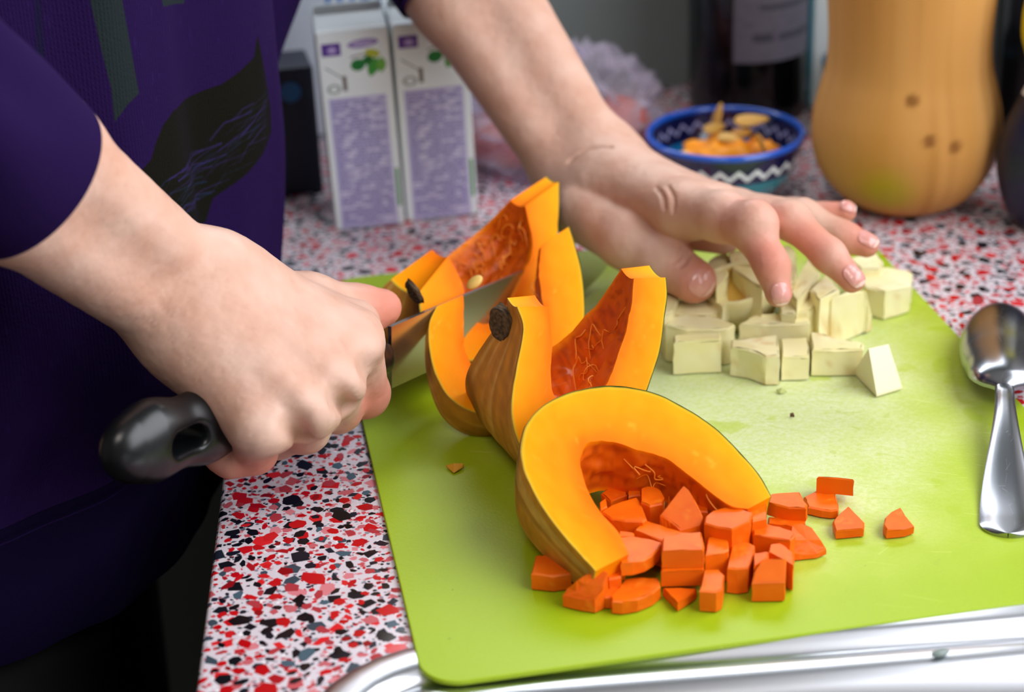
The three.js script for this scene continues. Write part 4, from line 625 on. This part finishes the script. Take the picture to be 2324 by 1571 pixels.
{ // butternut squash
  const base = V(0.2295, 0.0, -0.153), n = 110;
  const prof = smoothPts([[0, 0.0012], [0.012, 0.0004], [0.024, 0.0016], [0.037, 0.0095], [0.0465, 0.0225], [0.0505, 0.0385], [0.0500, 0.053], [0.0468, 0.067], [0.0438, 0.079], [0.0428, 0.092], [0.0435, 0.112], [0.0452, 0.135], [0.0468, 0.160], [0.0455, 0.185], [0.038, 0.203], [0.022, 0.213], [0.007, 0.214], [0, 0.214]], n);
  const g = thing('butternut_squash', 'tall whole tan butternut squash standing behind the fingertips', 'squash', base), spots = [[2072, 227], [2110, 319], [2167, 336]].map(([x, y]) => [x, y]);
  const inv = spots.map(([x, y]) => { let best = 1e9, bp = null; for (let i = 0; i < 220; i++) for (let j = 10; j < 80; j++) { const a = i / 220 * Math.PI * 2, q = prof[j], p = V(Math.cos(a) * q.x, q.y, Math.sin(a) * q.x); if (p.clone().setY(0).dot(V(CAM.x - base.x, 0, CAM.z - base.z)) < 0) continue; const s = proj(p.clone().add(base)), e = Math.hypot(s[0] - x, s[1] - y); if (e < best) { best = e; bp = p; } } return bp; });
  const skin = grid(120, n, (u, v) => { const q = prof[Math.round(v * n)], a = u * Math.PI * 2, w = 1 + 0.0012 * Math.cos(a * 8 + noise(0, v * 3, 1)) * sst(0, 0.3, v) + noise(Math.cos(a), v * 3, Math.sin(a)) * 0.03; return V(Math.cos(a) * q.x * w - 0.004 * v, q.y, Math.sin(a) * q.x * w); }, { closeU: true, flip: true, uv: (u, v) => [u * 3, v * 3], col: (u, v, p) => {
    const a = u * Math.PI * 2; let c = lerpC(C(0xbf8842), C(0xcf9a58), 0.5 + noise(Math.cos(a) * 2, v * 3, Math.sin(a) * 2)); const st = noise(Math.cos(a) * 7, v * 1.2, Math.sin(a) * 7); c = lerpC(c, C(0x9e6c2c), sst(0.0, 0.7, st) * 0.5); const gr = sst(0.45, 0.8, fbm(Math.cos(a) * 2 + 5, v * 5, Math.sin(a) * 2)); c = lerpC(c, C(0x9a8420), gr * 0.6);
    for (const s of inv) c = lerpC(c, C(0x7c4c1c), sst(0.0048, 0.0022, p.distanceTo(s)) * 0.85); const d = V(-0.32, 0.026, 0.9); const e = p.clone().sub(V(-0.022, 0.022, 0.044)).length(); c = lerpC(c, C(0xa89a1a), sst(0.022, 0.004, e) * 0.75); return c; } });
  mesh('skin', skin, vmat(0.5, { specularIntensity: 0.4 }), g);
  mesh('stem', tube([V(-0.004, 0.211, 0), V(-0.003, 0.222, 0.002), V(0.0, 0.232, 0.004)], 0.0075, 12, 12), mat(0x8a7048, 0.9), g);
}
{ // pale packet and navy mug between bottle and squash
  const q = thing('pale_packet', 'pale blue white packet standing between the bottle and the squash', 'packet', V(0.2075, 0.0002, -0.335)); q.rotation.y = -0.25;
  mesh('body', rbox(0.05, 0.16, 0.03, 0.003).translate(0.034, 0.08, 0), mat(0xe4f2f6, 0.4), q); mesh('edge_strip', rbox(0.0022, 0.156, 0.031, 0.0008).translate(0.0082, 0.08, 0), mat(0x0c7c92, 0.4), q);
  const m = thing('navy_mug', 'dark navy mug with a teal rim half hidden behind the butternut squash', 'mug', V(0.243, 0.0002, -0.268)), w = smoothPts([[0, 0.0], [0.026, 0.0], [0.031, 0.004], [0.0335, 0.02], [0.034, 0.045]], 24).map((p) => [p.x, p.y]);
  mesh('wall', lathe([...w, [0.0325, 0.0455], [0.031, 0.044], [0.03, 0.01], [0, 0.006]], 48), mat(0x0b1024, 0.25), m); mesh('rim', new THREE.TorusGeometry(0.0333, 0.0016, 10, 64).rotateX(Math.PI / 2).translate(0, 0.045, 0), mat(0x0e5a74, 0.25), m);
}
{ // things cut off by the picture's right edge
  const j = thing('dark_jar', 'tall dark glass jar standing behind the butternut squash', 'jar', V(0.352, 0.0002, -0.235)); mesh('glass_body', lathe([[0, 0], [0.044, 0], [0.048, 0.005], [0.048, 0.2], [0.04, 0.215], [0, 0.215]], 48), mat(0x0c0c0a, 0.22), j); mesh('lid', lathe([[0, 0.215], [0.042, 0.215], [0.0425, 0.235], [0.041, 0.237], [0, 0.237]], 48), mat(0x1c1a16, 0.4), j);
  const y = thing('snack_packet', 'bulging packet with navy base, white band and yellow top at the picture edge', 'packet', V(0.297, 0.0002, -0.107));
  const prof = smoothPts([[0.0005, 0], [0.012, 0.0002], [0.020, 0.003], [0.0285, 0.018], [0.0315, 0.034], [0.0305, 0.052], [0.0225, 0.072], [0.0185, 0.083], [0.0205, 0.093], [0.0245, 0.106], [0.0225, 0.125], [0.014, 0.14], [0.0005, 0.142]], 60);
  const ring = (y0, y1) => { const q = prof.filter((p) => p.y >= y0 && p.y <= y1); return grid(48, q.length - 1, (u, v) => { const p = q[Math.round(v * (q.length - 1))], a = u * Math.PI * 2; return V(Math.cos(a) * p.x * (1 + noise(Math.cos(a) * 2, p.y * 40, Math.sin(a) * 2) * 0.05), p.y, Math.sin(a) * p.x * 0.8); }, { closeU: true, flip: true }); };
  mesh('navy_base', ring(-1, 0.0765), mat(0x131c38, 0.4), y); mesh('white_band', ring(0.0735, 0.0945), mat(0xdde2ea, 0.4), y); mesh('yellow_top', ring(0.0915, 1), mat(0xd8d000, 0.4), y);
}

// ---------------------------------------------------------------- the person
const person = thing('person', 'person in a purple printed sweatshirt cutting squash with a knife, other hand pressing the blade', 'person', V(-0.25, FL, 0));
const PO = person.position;
{
  const e0 = V(0, 0, 0);
  // near arm: fist around the knife's handle
  const DN = (x, y, d) => D(x, y, d - 0.012);
  const W1 = DN(428, 684, 0.757), Q1 = DN(60, 402, 0.685), d1 = Q1.clone().sub(W1).normalize(), E1 = W1.clone().addScaledVector(d1, 0.245), SH1 = V(-0.285, 0.47, 0.165);
  const W2 = D(1322, 372, 0.95), Q2 = D(1072, -22, 0.965), d2 = Q2.clone().sub(W2).normalize(), E2 = W2.clone().addScaledVector(d2, 0.235), SH2 = V(-0.285, 0.47, -0.165);
  const side = (p, d) => { const v = CAM.clone().sub(p).normalize(); return v.cross(d).normalize(); };
  const s1 = side(W1, d1), s2 = side(W2, d2), off = (p, s, k) => p.clone().addScaledVector(s, k);
  const mid1 = W1.clone().addScaledVector(d1, 0.10), mid2 = W2.clone().addScaledVector(d2, 0.11);
  const fore = (W, mid, E, s, w) => [
    cap(off(W, s, 0.0095), off(mid, s, 0.0112), w * 0.0150, w * 0.0196, { k: 0.008 }), cap(off(W, s, -0.0095), off(mid, s, -0.0112), w * 0.0150, w * 0.0193, { k: 0.008 }),
    cap(off(mid, s, 0.0098), off(E, s, 0.012), w * 0.0208, w * 0.031, { k: 0.014 }), cap(off(mid, s, -0.0098), off(E, s, -0.010), w * 0.0205, w * 0.029, { k: 0.014 })];
  const chain = (list, k = 0.005, o = {}) => list.slice(1).map(([p, r], i) => cap(list[i][0], p, list[i][1], r, { k, ...o }));
  const A = (x, y, d, r) => [D(x, y, d), r], AN = (x, y, d, r) => [DN(x, y, d), r];
  const palm1 = [
    cap(off(W1, s1, 0.0085), DN(530, 662, 0.765), 0.0158, 0.0128, { k: 0.014 }), cap(off(W1, s1, -0.0085), DN(455, 775, 0.744), 0.0158, 0.0135, { k: 0.014 }),
    cap(DN(530, 662, 0.768), DN(800, 770, 0.772), 0.0140, 0.0115, { k: 0.022 }), cap(DN(500, 695, 0.757), DN(752, 870, 0.754), 0.0136, 0.0112, { k: 0.022 }),
    cap(DN(472, 735, 0.750), DN(690, 928, 0.740), 0.0136, 0.0108, { k: 0.022 }), cap(DN(452, 778, 0.746), DN(584, 966, 0.731), 0.0130, 0.0102, { k: 0.022 }),
    cap(DN(570, 690, 0.775), DN(806, 735, 0.788), 0.0118, 0.0102, { k: 0.012 })];
  // knuckle crowns and tendons
  const crown = [[826, 797, 0.7605], [786, 866, 0.7425], [713, 934, 0.7285], [594, 985, 0.7195]].map(([x, y, d]) => cap(DN(x, y, d + 0.004), DN(x - 14, y - 6, d + 0.004), 0.0056, 0.0050, { k: 0.008 }));
  const tendon = [[[560, 690, 0.7485], [790, 790, 0.7555]], [[560, 730, 0.741], [740, 840, 0.740]], [[540, 765, 0.736], [680, 905, 0.7265]]].map(([a, b]) => cap(DN(...a), DN(...b), 0.0018, 0.0016, { k: 0.009 }));
  palm1.push(...crown, ...tendon);
  palm1.push(cap(DN(650, 780, 0.766), DN(560, 740, 0.766), 0.013, 0.014, { k: 0.02 }), cap(DN(690, 850, 0.757), DN(600, 860, 0.75), 0.012, 0.012, { k: 0.02 }));
  palm1.push(cap(DN(490, 585, 0.752), DN(470, 610, 0.752), 0.006, 0.006, { k: 0.014 }));
  const thumb1 = chain([AN(530, 665, 0.775, 0.0125),AN(700, 692, 0.798, 0.0125),AN(815, 707, 0.815, 0.0106),AN(868, 699, 0.821, 0.0082)], 0.006); thumb1.kg = 0.008;
  const ind1 = chain([AN(802, 772, 0.772, 0.0116),AN(828, 893, 0.80, 0.0100),AN(770, 908, 0.815, 0.0092),AN(700, 885, 0.815, 0.0085)], 0.004); ind1.kg = 0.005;
  const mid1f = chain([AN(752, 872, 0.754, 0.0114),AN(766, 925, 0.786, 0.0100),AN(705, 940, 0.802, 0.0092),AN(640, 905, 0.802, 0.0085)], 0.004); mid1f.kg = 0.005;
  const ring1 = chain([AN(690, 930, 0.740, 0.0110),AN(692, 972, 0.772, 0.0097),AN(628, 990, 0.787, 0.009),AN(570, 955, 0.787, 0.0082)], 0.004); ring1.kg = 0.005;
  const pink1 = chain([AN(584, 967, 0.730, 0.0104),AN(576, 1024, 0.757, 0.0088),AN(522, 1036, 0.756, 0.008),AN(499, 1028, 0.754, 0.0072)], 0.004); pink1.kg = 0.005;
  const bump = (x, y, z) => fbm(x * 180, y * 180, z * 180) * 0.00028 + noise(x * 620, y * 620, z * 620) * 0.0001;
  const g1 = union([[...fore(W1, mid1, E1, s1, 1.0), ...palm1], thumb1, ind1, mid1f, ring1, pink1], 0.005, [[836, 838, 0.752, 876, 850, 0.77], [768, 905, 0.738, 790, 925, 0.757], [672, 968, 0.727, 690, 990, 0.745]].map(([a, b, c, d, e, g]) => cap(DN(a, b, c - 0.004), DN(d, e, g - 0.004), 0.0030, 0.0026, { k: 0.007 }))), f1 = (x, y, z) => g1(x, y, z) + bump(x, y, z);
  // far arm: open hand pressing the blade's back, fingers hovering over the pale chunks
  const palm2 = [
    cap(off(W2, s2, 0.0075), D(1400, 405, 0.935), 0.0150, 0.0150, { k: 0.014 }), cap(off(W2, s2, -0.0085), D(1325, 470, 0.938), 0.0155, 0.0150, { k: 0.014 }),
    cap(D(1395, 425, 0.932), D(1548, 478, 0.886), 0.0165, 0.0132, { k: 0.014 }), cap(D(1400, 412, 0.938), D(1628, 474, 0.893), 0.0145, 0.0115, { k: 0.014 }),
    cap(D(1400, 410, 0.945), D(1672, 480, 0.912), 0.0135, 0.0105, { k: 0.014 }), cap(D(1390, 420, 0.95), D(1690, 490, 0.935), 0.0130, 0.0100, { k: 0.014 }),
    cap(D(1480, 500, 0.915), D(1640, 535, 0.905), 0.0110, 0.0085, { k: 0.014 }), cap(D(1345, 335, 0.947), D(1395, 350, 0.949), 0.009, 0.0105, { k: 0.014 })];
  const thumb2 = chain([A(1318, 480, 0.932, 0.0150), A(1430, 545, 0.905, 0.0142), A(1512, 597, 0.890, 0.0113), A(1574, 637, 0.880, 0.0106)], 0.006); thumb2.kg = 0.0014;
  const ind2 = chain([A(1548, 478, 0.886, 0.0128), A(1640, 492, 0.862, 0.0112), A(1703, 514, 0.846, 0.0098), A(1752, 603, 0.836, 0.0073), A(1767, 667, 0.834, 0.0060)], 0.005); ind2.kg = 0.006;
  const mid2f = chain([A(1628, 474, 0.893, 0.0112), A(1793, 500, 0.858, 0.0082), A(1882, 580, 0.847, 0.0070), A(1934, 636, 0.842, 0.0058)], 0.005); mid2f.kg = 0.005;
  const ring2 = chain([A(1672, 480, 0.912, 0.0104), A(1822, 492, 0.885, 0.0078), A(1915, 538, 0.877, 0.0068), A(1967, 557, 0.873, 0.0057)], 0.005); ring2.kg = 0.004;
  const pink2 = chain([A(1690, 490, 0.935, 0.0098), A(1800, 486, 0.918, 0.0072), A(1872, 492, 0.908, 0.0062), A(1918, 481, 0.903, 0.0053)], 0.005); pink2.kg = 0.004;
  const knuck = cap(D(1718, 492, 0.841), D(1728, 500, 0.841), 0.0062, 0.006, { k: 0.008 }); ind2.push(knuck);
  const gp2 = union([[...fore(W2, mid2, E2, s2, 1.02), ...palm2], thumb2, ind2, mid2f, ring2, pink2], 0.005);
  const seat = (g, x, y, d) => { const r = ray(x, y), u = r.clone().normalize(); let p = D(x, y, d - 0.05); for (let i = 0; i < 80; i++) { const v = g(p.x, p.y, p.z); if (v < 1e-5) break; p.addScaledVector(u, v * 0.85); } return p; };
  const groove = (g, pts, d, r) => { const fine = smoothPts(pts, pts.length * 7).map((p) => [p.x, p.y]); const q = fine.map(([x, y]) => seat(g, x, y, d)); const w = (i) => r * Math.sin(Math.PI * clamp((i + 0.3) / (q.length - 0.4))) ** 0.6; return q.slice(1).map((p, i) => cap(q[i], p, w(i), w(i + 1), { k: 0.0018 })); };
  const crease = [...groove(gp2, [[1290, 368], [1302, 357], [1330, 341], [1360, 335], [1388, 334]], 0.93, 0.0004), ...groove(gp2, [[1488, 424], [1503, 446], [1508, 476]], 0.87, 0.0002), ...groove(gp2, [[1514, 420], [1528, 448], [1528, 482]], 0.87, 0.0002), ...groove(gp2, [[1540, 605], [1556, 590], [1566, 572]], 0.87, 0.0004), ...groove(gp2, [[1528, 596], [1544, 580], [1552, 562]], 0.87, 0.0004)];
  const g2 = union([[{ f: gp2 }]], 0.001, crease), f2 = (x, y, z) => g2(x, y, z) + bump(x, y, z);
  // trunk, upper arms, legs, neck and head in coarse cells, under the clothes and outside the picture
  const ax = V(1, 0, 0), ay = V(0, 1, 0), az = V(0, 0, 1), O = (x, y, z) => V(x, y, z);
  const fb = union([[ell(O(-0.275, 0.02, 0), ax, ay, az, 0.085, 0.14, 0.135, { k: 0.05 }), ell(O(-0.285, 0.26, 0), ax, ay, az, 0.082, 0.2, 0.125, { k: 0.05 }), cap(O(-0.285, 0.43, 0.12), O(-0.285, 0.43, -0.12), 0.055, 0.055, { k: 0.05 }), cap(O(-0.28, 0.46, 0), O(-0.25, 0.58, 0), 0.05, 0.048, { k: 0.04 }), ell(O(-0.235, 0.665, 0), ax, ay, az, 0.088, 0.112, 0.075, { k: 0.03 }), cap(O(-0.15, 0.66, 0), O(-0.14, 0.645, 0), 0.01, 0.013, { k: 0.02 }),
    cap(SH1, E1, 0.046, 0.036, { k: 0.03 }), cap(SH2, E2, 0.046, 0.036, { k: 0.03 }), cap(E1, mid1, 0.033, 0.018, { k: 0.02 }), cap(E2, mid2, 0.033, 0.018, { k: 0.02 }),
    ...[1, -1].flatMap((s) => [cap(O(-0.28, -0.06, 0.075 * s), O(-0.265, -0.46, 0.085 * s), 0.082, 0.052, { k: 0.03 }), cap(O(-0.265, -0.46, 0.085 * s), O(-0.285, -0.84, 0.09 * s), 0.052, 0.036, { k: 0.02 }), cap(O(-0.29, -0.862, 0.09 * s), O(-0.16, -0.868, 0.1 * s), 0.036, 0.03, { k: 0.02 })])]]);
  const skinA = C(0xc89a84), skinP = C(0xd07a66), skinL = C(0xd8b4a2), skinD = C(0xa66e56);
  const hot1 = [DN(885, 700, 0.815), DN(850, 930, 0.79), DN(600, 1060, 0.75), DN(500, 1040, 0.76)], hot2 = [D(1775, 690, 0.832), D(1945, 645, 0.84), D(1980, 560, 0.872), D(1925, 480, 0.902), D(1600, 655, 0.87), D(1735, 600, 0.832), D(1715, 520, 0.85), D(1560, 550, 0.9), D(1830, 570, 0.85)];
  const kn1 = [DN(830, 797, 0.757), DN(790, 868, 0.74), DN(715, 936, 0.727), DN(592, 990, 0.718)];
  const skin = (hot, kn) => (x, y, z) => { const p = V(x, y, z), n = fbm(x * 60, y * 60, z * 60), m = noise(x * 260, y * 260, z * 260); let c = lerpC(skinA, skinL, 0.45 + n * 0.9); c = lerpC(c, skinD, sst(0.15, 0.6, m * 0.6 - n * 0.3) * 0.25); let h = 0; for (const q of hot) h = Math.max(h, sst(0.026, 0.004, p.distanceTo(q))); c = lerpC(c, skinP, h * 0.75); let k = 0; for (const q of kn) k = Math.max(k, sst(0.014, 0.003, p.distanceTo(q))); return lerpC(c, skinL, k * 0.6); };
  const box3 = (pts, m) => { const b = new THREE.Box3().setFromPoints(pts); return [b.min.addScalar(-m), b.max.addScalar(m)]; };
  const P1 = [E1.clone().lerp(W1, 0.2), W1, DN(800, 770, 0.772), DN(868, 699, 0.821), DN(828, 893, 0.8), DN(576, 1024, 0.757), DN(497, 1030, 0.75), DN(770, 908, 0.815)], P2 = [E2.clone().lerp(W2, 0.2), W2, D(1767, 667, 0.834), D(1934, 636, 0.842), D(1967, 557, 0.873), D(1918, 481, 0.903), D(1574, 637, 0.88), D(1400, 412, 0.95)];
  const [l1, h1] = box3(P1, 0.034), [l2, h2] = box3(P2, 0.034), [l3, h3] = box3([O(-0.3, -0.9, -0.2), O(-0.15, 0.78, 0.2), E1, E2, mid1, mid2], 0.06);
  const gs = [netMesh(f1, l1, h1, 0.0013, skin(hot1, kn1)), netMesh(f2, l2, h2, 0.0013, skin(hot2, [])), netMesh(fb, l3, h3, 0.010, skin([], []))];
  const body = mergeGeometries(gs).translate(-PO.x, -PO.y, -PO.z);
  mesh('body', body, vmat(0.48, { specularIntensity: 0.45, sheen: 0.15, sheenColor: new THREE.Color(0xffc8b0), sheenRoughness: 0.5 }), person);
  // fingernails: thin curved plates on the finger ends
  const nailM = mat(0xd8988e, 0.22, { clearcoat: 0.4, clearcoatRoughness: 0.2 }), nailT = mat(0xecc8bc, 0.3);
  const nail = (f, px, py, d, to, w, l, toward) => { // seated on the surface along the ray through a point of the finger end
    const dir = toward.clone().normalize(); let c = D(px, py, d); for (let i = 0; i < 60; i++) { const v = f(c.x, c.y, c.z); if (Math.abs(v) < 1e-5) break; c.addScaledVector(dir, -v); }
    const e = 4e-4, nn = V(f(c.x + e, c.y, c.z) - f(c.x - e, c.y, c.z), f(c.x, c.y + e, c.z) - f(c.x, c.y - e, c.z), f(c.x, c.y, c.z + e) - f(c.x, c.y, c.z - e)).normalize(); const x = to.clone().addScaledVector(nn, -to.dot(nn)).normalize(), y = nn.clone().cross(x);
    const outl = (u, v) => { const a = u * 2 - 1, b = v * 2 - 1; const lim = Math.sqrt(Math.max(0, 1 - Math.abs(a) ** 3.2)); return [a, b * lim]; };
    const pt = (u, v, h) => { const [a, b] = outl(u, v); const p = c.clone().addScaledVector(x, a * l / 2).addScaledVector(y, b * w / 2); for (let i = 0; i < 14; i++) { const q = f(p.x, p.y, p.z) - h; p.addScaledVector(nn, -q * 0.9); } return p.sub(PO); };
    const g = mergeGeometries([grid(20, 16, (u, v) => pt(u, v, 0.00045 - 0.0006 * Math.max(0, Math.abs(outl(u, v)[1]) - 0.8) - (u < 0.12 ? 0.0004 * (1 - u / 0.12) : 0)))]); const o = mesh('fingernail', g, nailM, person);
    mesh('nail_tip', grid(4, 16, (u, v) => pt(0.88 + u * 0.12, v, 0.00055)), nailT, o);
  };
  const toCam = (x, y) => ray(x, y).negate().normalize();
  const nl = (px, py, d, a, b, w, l, k) => nail(f2, px, py, d, D(...b).sub(D(...a)), w, l, toCam(px, py).add(k ?? e0));
  nl(1596, 647, 0.872, [1512, 597, 0.89], [1574, 637, 0.88], 0.0125, 0.0125, V(0, 0.4, 0));
  nl(1774, 668, 0.828, [1752, 603, 0.836], [1767, 667, 0.834], 0.0082, 0.0105, V(0.9, 0.3, 0));
  nl(1942, 620, 0.836, [1882, 580, 0.847], [1934, 636, 0.842], 0.0085, 0.0110, V(0.5, 1.0, 0));
  nl(1972, 541, 0.869, [1915, 538, 0.877], [1967, 557, 0.873], 0.0082, 0.0100, V(0.2, 1.2, 0));
  nl(1926, 468, 0.9, [1872, 492, 0.908], [1918, 481, 0.903], 0.0072, 0.0085, V(0.2, 1.4, 0));

  // ---------------- clothes
  const knit = canvasTex(512, 512, (c, w, h) => { const im = c.createImageData(w, h); for (let i = 0; i < w * h; i++) { const x = i % w, y = Math.floor(i / w), t = 128 + Math.sin(x / w * 6.283 * 64) * 46 * (0.6 + 0.4 * Math.sin(y / h * 6.283 * 32)) + noise(x * 0.11, y * 0.11, 2) * 60; im.data.set([t, t, t, 255], i * 4); } c.putImageData(im, 0, 0); }, false);
  const fabric = (map) => { const b = knit.clone(); b.repeat.set(map ? 10 : 3, map ? 8 : 3); return new THREE.MeshPhysicalMaterial({ color: map ? 0xffffff : 0x1f103a, map: map ?? null, roughness: 0.9, bumpMap: b, bumpScale: 0.0004, sheen: 0.4, sheenColor: new THREE.Color(0x6442a0), sheenRoughness: 0.5, specularIntensity: 0.08 }); };
  const Y0 = -0.05, Y1 = 0.48, xc = -0.264;
  const torso = (th, y, k = 0) => { // th = 0 faces the worktop, +90 degrees the camera
    const v = (y - Y0) / (Y1 - Y0), c = Math.cos(th), s = Math.sin(th);
    let rx = mix(0.122, 0.152, sst(0.105, 0.165, v)) - 0.012 * sst(0.6, 1, v), rz = mix(0.168, 0.148, sst(0, 0.24, v)); const zc = -0.032 * sst(0, 0.24, v);
    rx *= 1 - 0.45 * sst(0.8, 1.05, v); rz *= 1 - 0.06 * sst(0.85, 1.05, v);
    const up = sst(0.05, 0.3, v), fold = 0.0045 * Math.cos(th * 9 - 0.4 + noise(th, y * 3, 1) * 2.5) * up + noise(th * 2.3, y * 5, 4) * 0.008 * sst(0.0, 0.2, v) + noise(th * 5, y * 9 + th * 3, 8) * 0.004;
    const lap = 0.006 * Math.exp(-(((th + 0.05) / 0.3) ** 2)) * up - 0.016 * Math.exp(-(((th + 0.34) / 0.10) ** 2)) * sst(0.1, 0.26, v) + (0.022 * sst(0.14, 0.25, v) + 0.04 * sst(0.24, 0.42, v)) * Math.exp(-(((th + 0.66) / 0.2) ** 2));
    const q = 1 + (fold + lap) / 0.15 + k / 0.15, ex = th < 0 ? 0.8 : 1;
    return V(xc + Math.sign(c) * Math.abs(c) ** ex * rx * q, y, zc + s * rz * q);
  };
  const find = (px, py, t0 = -1.0) => { let best = 1e9, b = null; for (let i = 0; i <= 150; i++) for (let j = 0; j <= 120; j++) { const th = mix(t0, 1.9, i / 150), y = mix(-0.05, 0.30, j / 120), p = torso(th, y), s = proj(p); const e = Math.hypot(s[0] - px, s[1] - py) + s[2] * 30; if (e < best) { best = e; b = [th, y]; } } return b; };
  const TW = 2048, TH = 1024, tx = ([th, y]) => [((th / (2 * Math.PI) + 0.5) % 1) * TW, (1 - (y - Y0) / (Y1 - Y0)) * TH];
  const printed = canvasTex(TW, TH, (c, w, h) => {
    c.fillStyle = '#1f103a'; c.fillRect(0, 0, w, h);
    for (let i = 0; i < 9000; i++) { c.fillStyle = `rgba(${rnd() < 0.5 ? '70,52,128' : '10,6,24'},${rr(0.04, 0.14)})`; c.fillRect(rnd() * w, rnd() * h, rr(1, 3), rr(2, 9)); }
    const poly = (list, col) => { c.fillStyle = col; c.beginPath(); list.map(([x, y]) => tx(find(x, y, -0.2))).forEach(([x, y], i) => c[i ? 'lineTo' : 'moveTo'](x, y)); c.closePath(); c.fill(); };
    poly([[198, -60], [268, -60], [278, 0], [296, 110], [316, 214], [288, 242], [256, 272], [246, 200], [232, 120], [204, 0]], '#20282a');
    poly([[356, -50], [420, -50], [414, 6], [372, 14]], '#20282a'); poly([[76, -40], [92, -40], [98, 120], [88, 170], [80, 60]], '#191430');
    poly([[584, 84], [572, 128], [545, 160], [500, 186], [440, 222], [390, 254], [368, 284], [358, 330], [345, 370], [320, 382], [296, 384], [330, 412], [380, 452], [420, 490], [450, 520], [464, 500], [486, 452], [530, 415], [570, 382], [602, 345], [614, 300], [612, 240], [600, 150]], '#14140f');
    c.save(); c.beginPath(); [[584, 84], [572, 128], [545, 160], [500, 186], [440, 222], [390, 254], [368, 284], [358, 330], [345, 370], [330, 412], [380, 452], [450, 520], [486, 452], [530, 415], [570, 382], [602, 345], [614, 300], [612, 240], [600, 150]].map(([x, y]) => tx(find(x, y, -0.2))).forEach(([x, y], i) => c[i ? 'lineTo' : 'moveTo'](x, y)); c.closePath(); c.clip(); for (let i = 0; i < 60; i++) { const k = rnd(), x = mix(372, 596, k), y = mix(470, 250, k) + rr(-60, 70); c.strokeStyle = `rgba(${rnd() < 0.6 ? '58,40,120' : '30,48,86'},${rr(0.12, 0.45)})`; const L = rr(30, 80); const a = [x - L * 0.5, y + L * 0.55], b = [x, y - 4], d = [x + L * 0.8, y - L * 0.5]; c.lineWidth = rr(0.8, 2.2); c.beginPath(); [a, b, d].map(([x, y]) => tx(find(clamp(x, 340, 605), y, -0.2))).forEach(([x, y], i) => c[i ? 'lineTo' : 'moveTo'](x, y)); c.stroke(); }
    c.restore();
  });
  const shirt = new THREE.Group(); shirt.name = 'sweatshirt'; shirt.position.copy(PO).negate(); person.add(shirt);
  const th0 = (u) => (u - 0.5) * 2 * Math.PI;
  mesh('shirt_body', grid(260, 130, (u, v) => torso(th0(u), mix(Y0 + 0.046, Y1, v)), { closeU: true, flip: true, uv: (u, v) => [u, (mix(Y0 + 0.046, Y1, v) - Y0) / (Y1 - Y0)] }), fabric(printed), shirt);
  const hemY = (th) => 0.012 * (1 - Math.cos(th)) * 0.5 - 0.006;
  mesh('hem_band', grid(260, 26, (u, v) => { const th = th0(u), q = v < 0.86 ? v / 0.86 : 1, y = mix(Y0, Y0 + 0.052, q); return torso(th, Math.min(y, Y0 + 0.06), (v > 0.86 ? -0.004 * (v - 0.86) / 0.14 : 0.0022 - 0.003 * Math.abs(q - 0.5)) + 0.0012 * Math.sin(q * 40) * (q > 0.86 ? 1 : 0)); }, { closeU: true, flip: true, uv: (u, v) => [u * 14, v] }), (() => { const m = fabric(null); m.color.set(0x120a28); return m; })(), shirt);
  const sleeve = (pts, rads, fl) => { const cv = new THREE.CatmullRomCurve3(pts), N = 60; const up = V(0.3, 1, 0.1); return grid(72, N, (u, v) => { const t = clamp((v - 0.06) / 0.94), p = cv.getPointAt(t), d = cv.getTangentAt(t), x = up.clone().cross(d).normalize(), y = d.clone().cross(x); const a = u * 2 * Math.PI; let k = t * (rads.length - 1), i = Math.min(rads.length - 2, Math.floor(k)); let r = mix(rads[i], rads[i + 1], k - i); r *= 1 + (noise(Math.cos(a) * 1.6, t * 6, Math.sin(a) * 1.6 + fl) * 0.13) * sst(0, 0.15, t); if (v < 0.06) r *= 1 - 0.16 * (1 - v / 0.06) ** 2; return p.clone().addScaledVector(x, Math.cos(a) * r).addScaledVector(y, Math.sin(a) * r).addScaledVector(d, v < 0.06 ? 0.0 : 0); }, { closeU: true, flip: false, uv: (u, v) => [u * 2, v * 4] }); };
  const C1 = DN(62, 404, 0.685).addScaledVector(d1, 0.0), C2 = W2.clone().addScaledVector(d2, 0.116);
  mesh('sleeve', sleeve([C1, C1.clone().lerp(E1, 0.5), E1.clone(), E1.clone().lerp(SH1, 0.5).add(V(-0.01, 0, 0.01)), SH1], [0.0335, 0.041, 0.05, 0.058, 0.07], 3), fabric(null), shirt);
  mesh('sleeve', sleeve([C2, C2.clone().lerp(E2, 0.5), E2.clone(), E2.clone().lerp(SH2, 0.5), SH2], [0.0375, 0.041, 0.05, 0.058, 0.07], 7), fabric(null), shirt);
  const legs = union([[1, -1].flatMap((s) => [cap(O(-0.285, -0.02, 0.075 * s), O(-0.275, -0.46, 0.09 * s), 0.095, 0.07, { k: 0.04 }), cap(O(-0.275, -0.46, 0.09 * s), O(-0.29, -0.82, 0.092 * s), 0.07, 0.056, { k: 0.03 })])], 0.02);
  const tr = mesh('trousers', netMesh(legs, O(-0.42, -0.9, -0.22), O(-0.14, 0.0, 0.22), 0.010), mat(0x0a0a0e, 0.9), person); tr.geometry.translate(-PO.x, -PO.y, -PO.z);
  mesh('hair', new THREE.SphereGeometry(1, 32, 24).scale(0.1, 0.125, 0.09).translate(-0.255 - PO.x, 0.69 - PO.y, -PO.z), mat(0x3a2618, 0.7), person);
}

renderer.render(scene, camera);
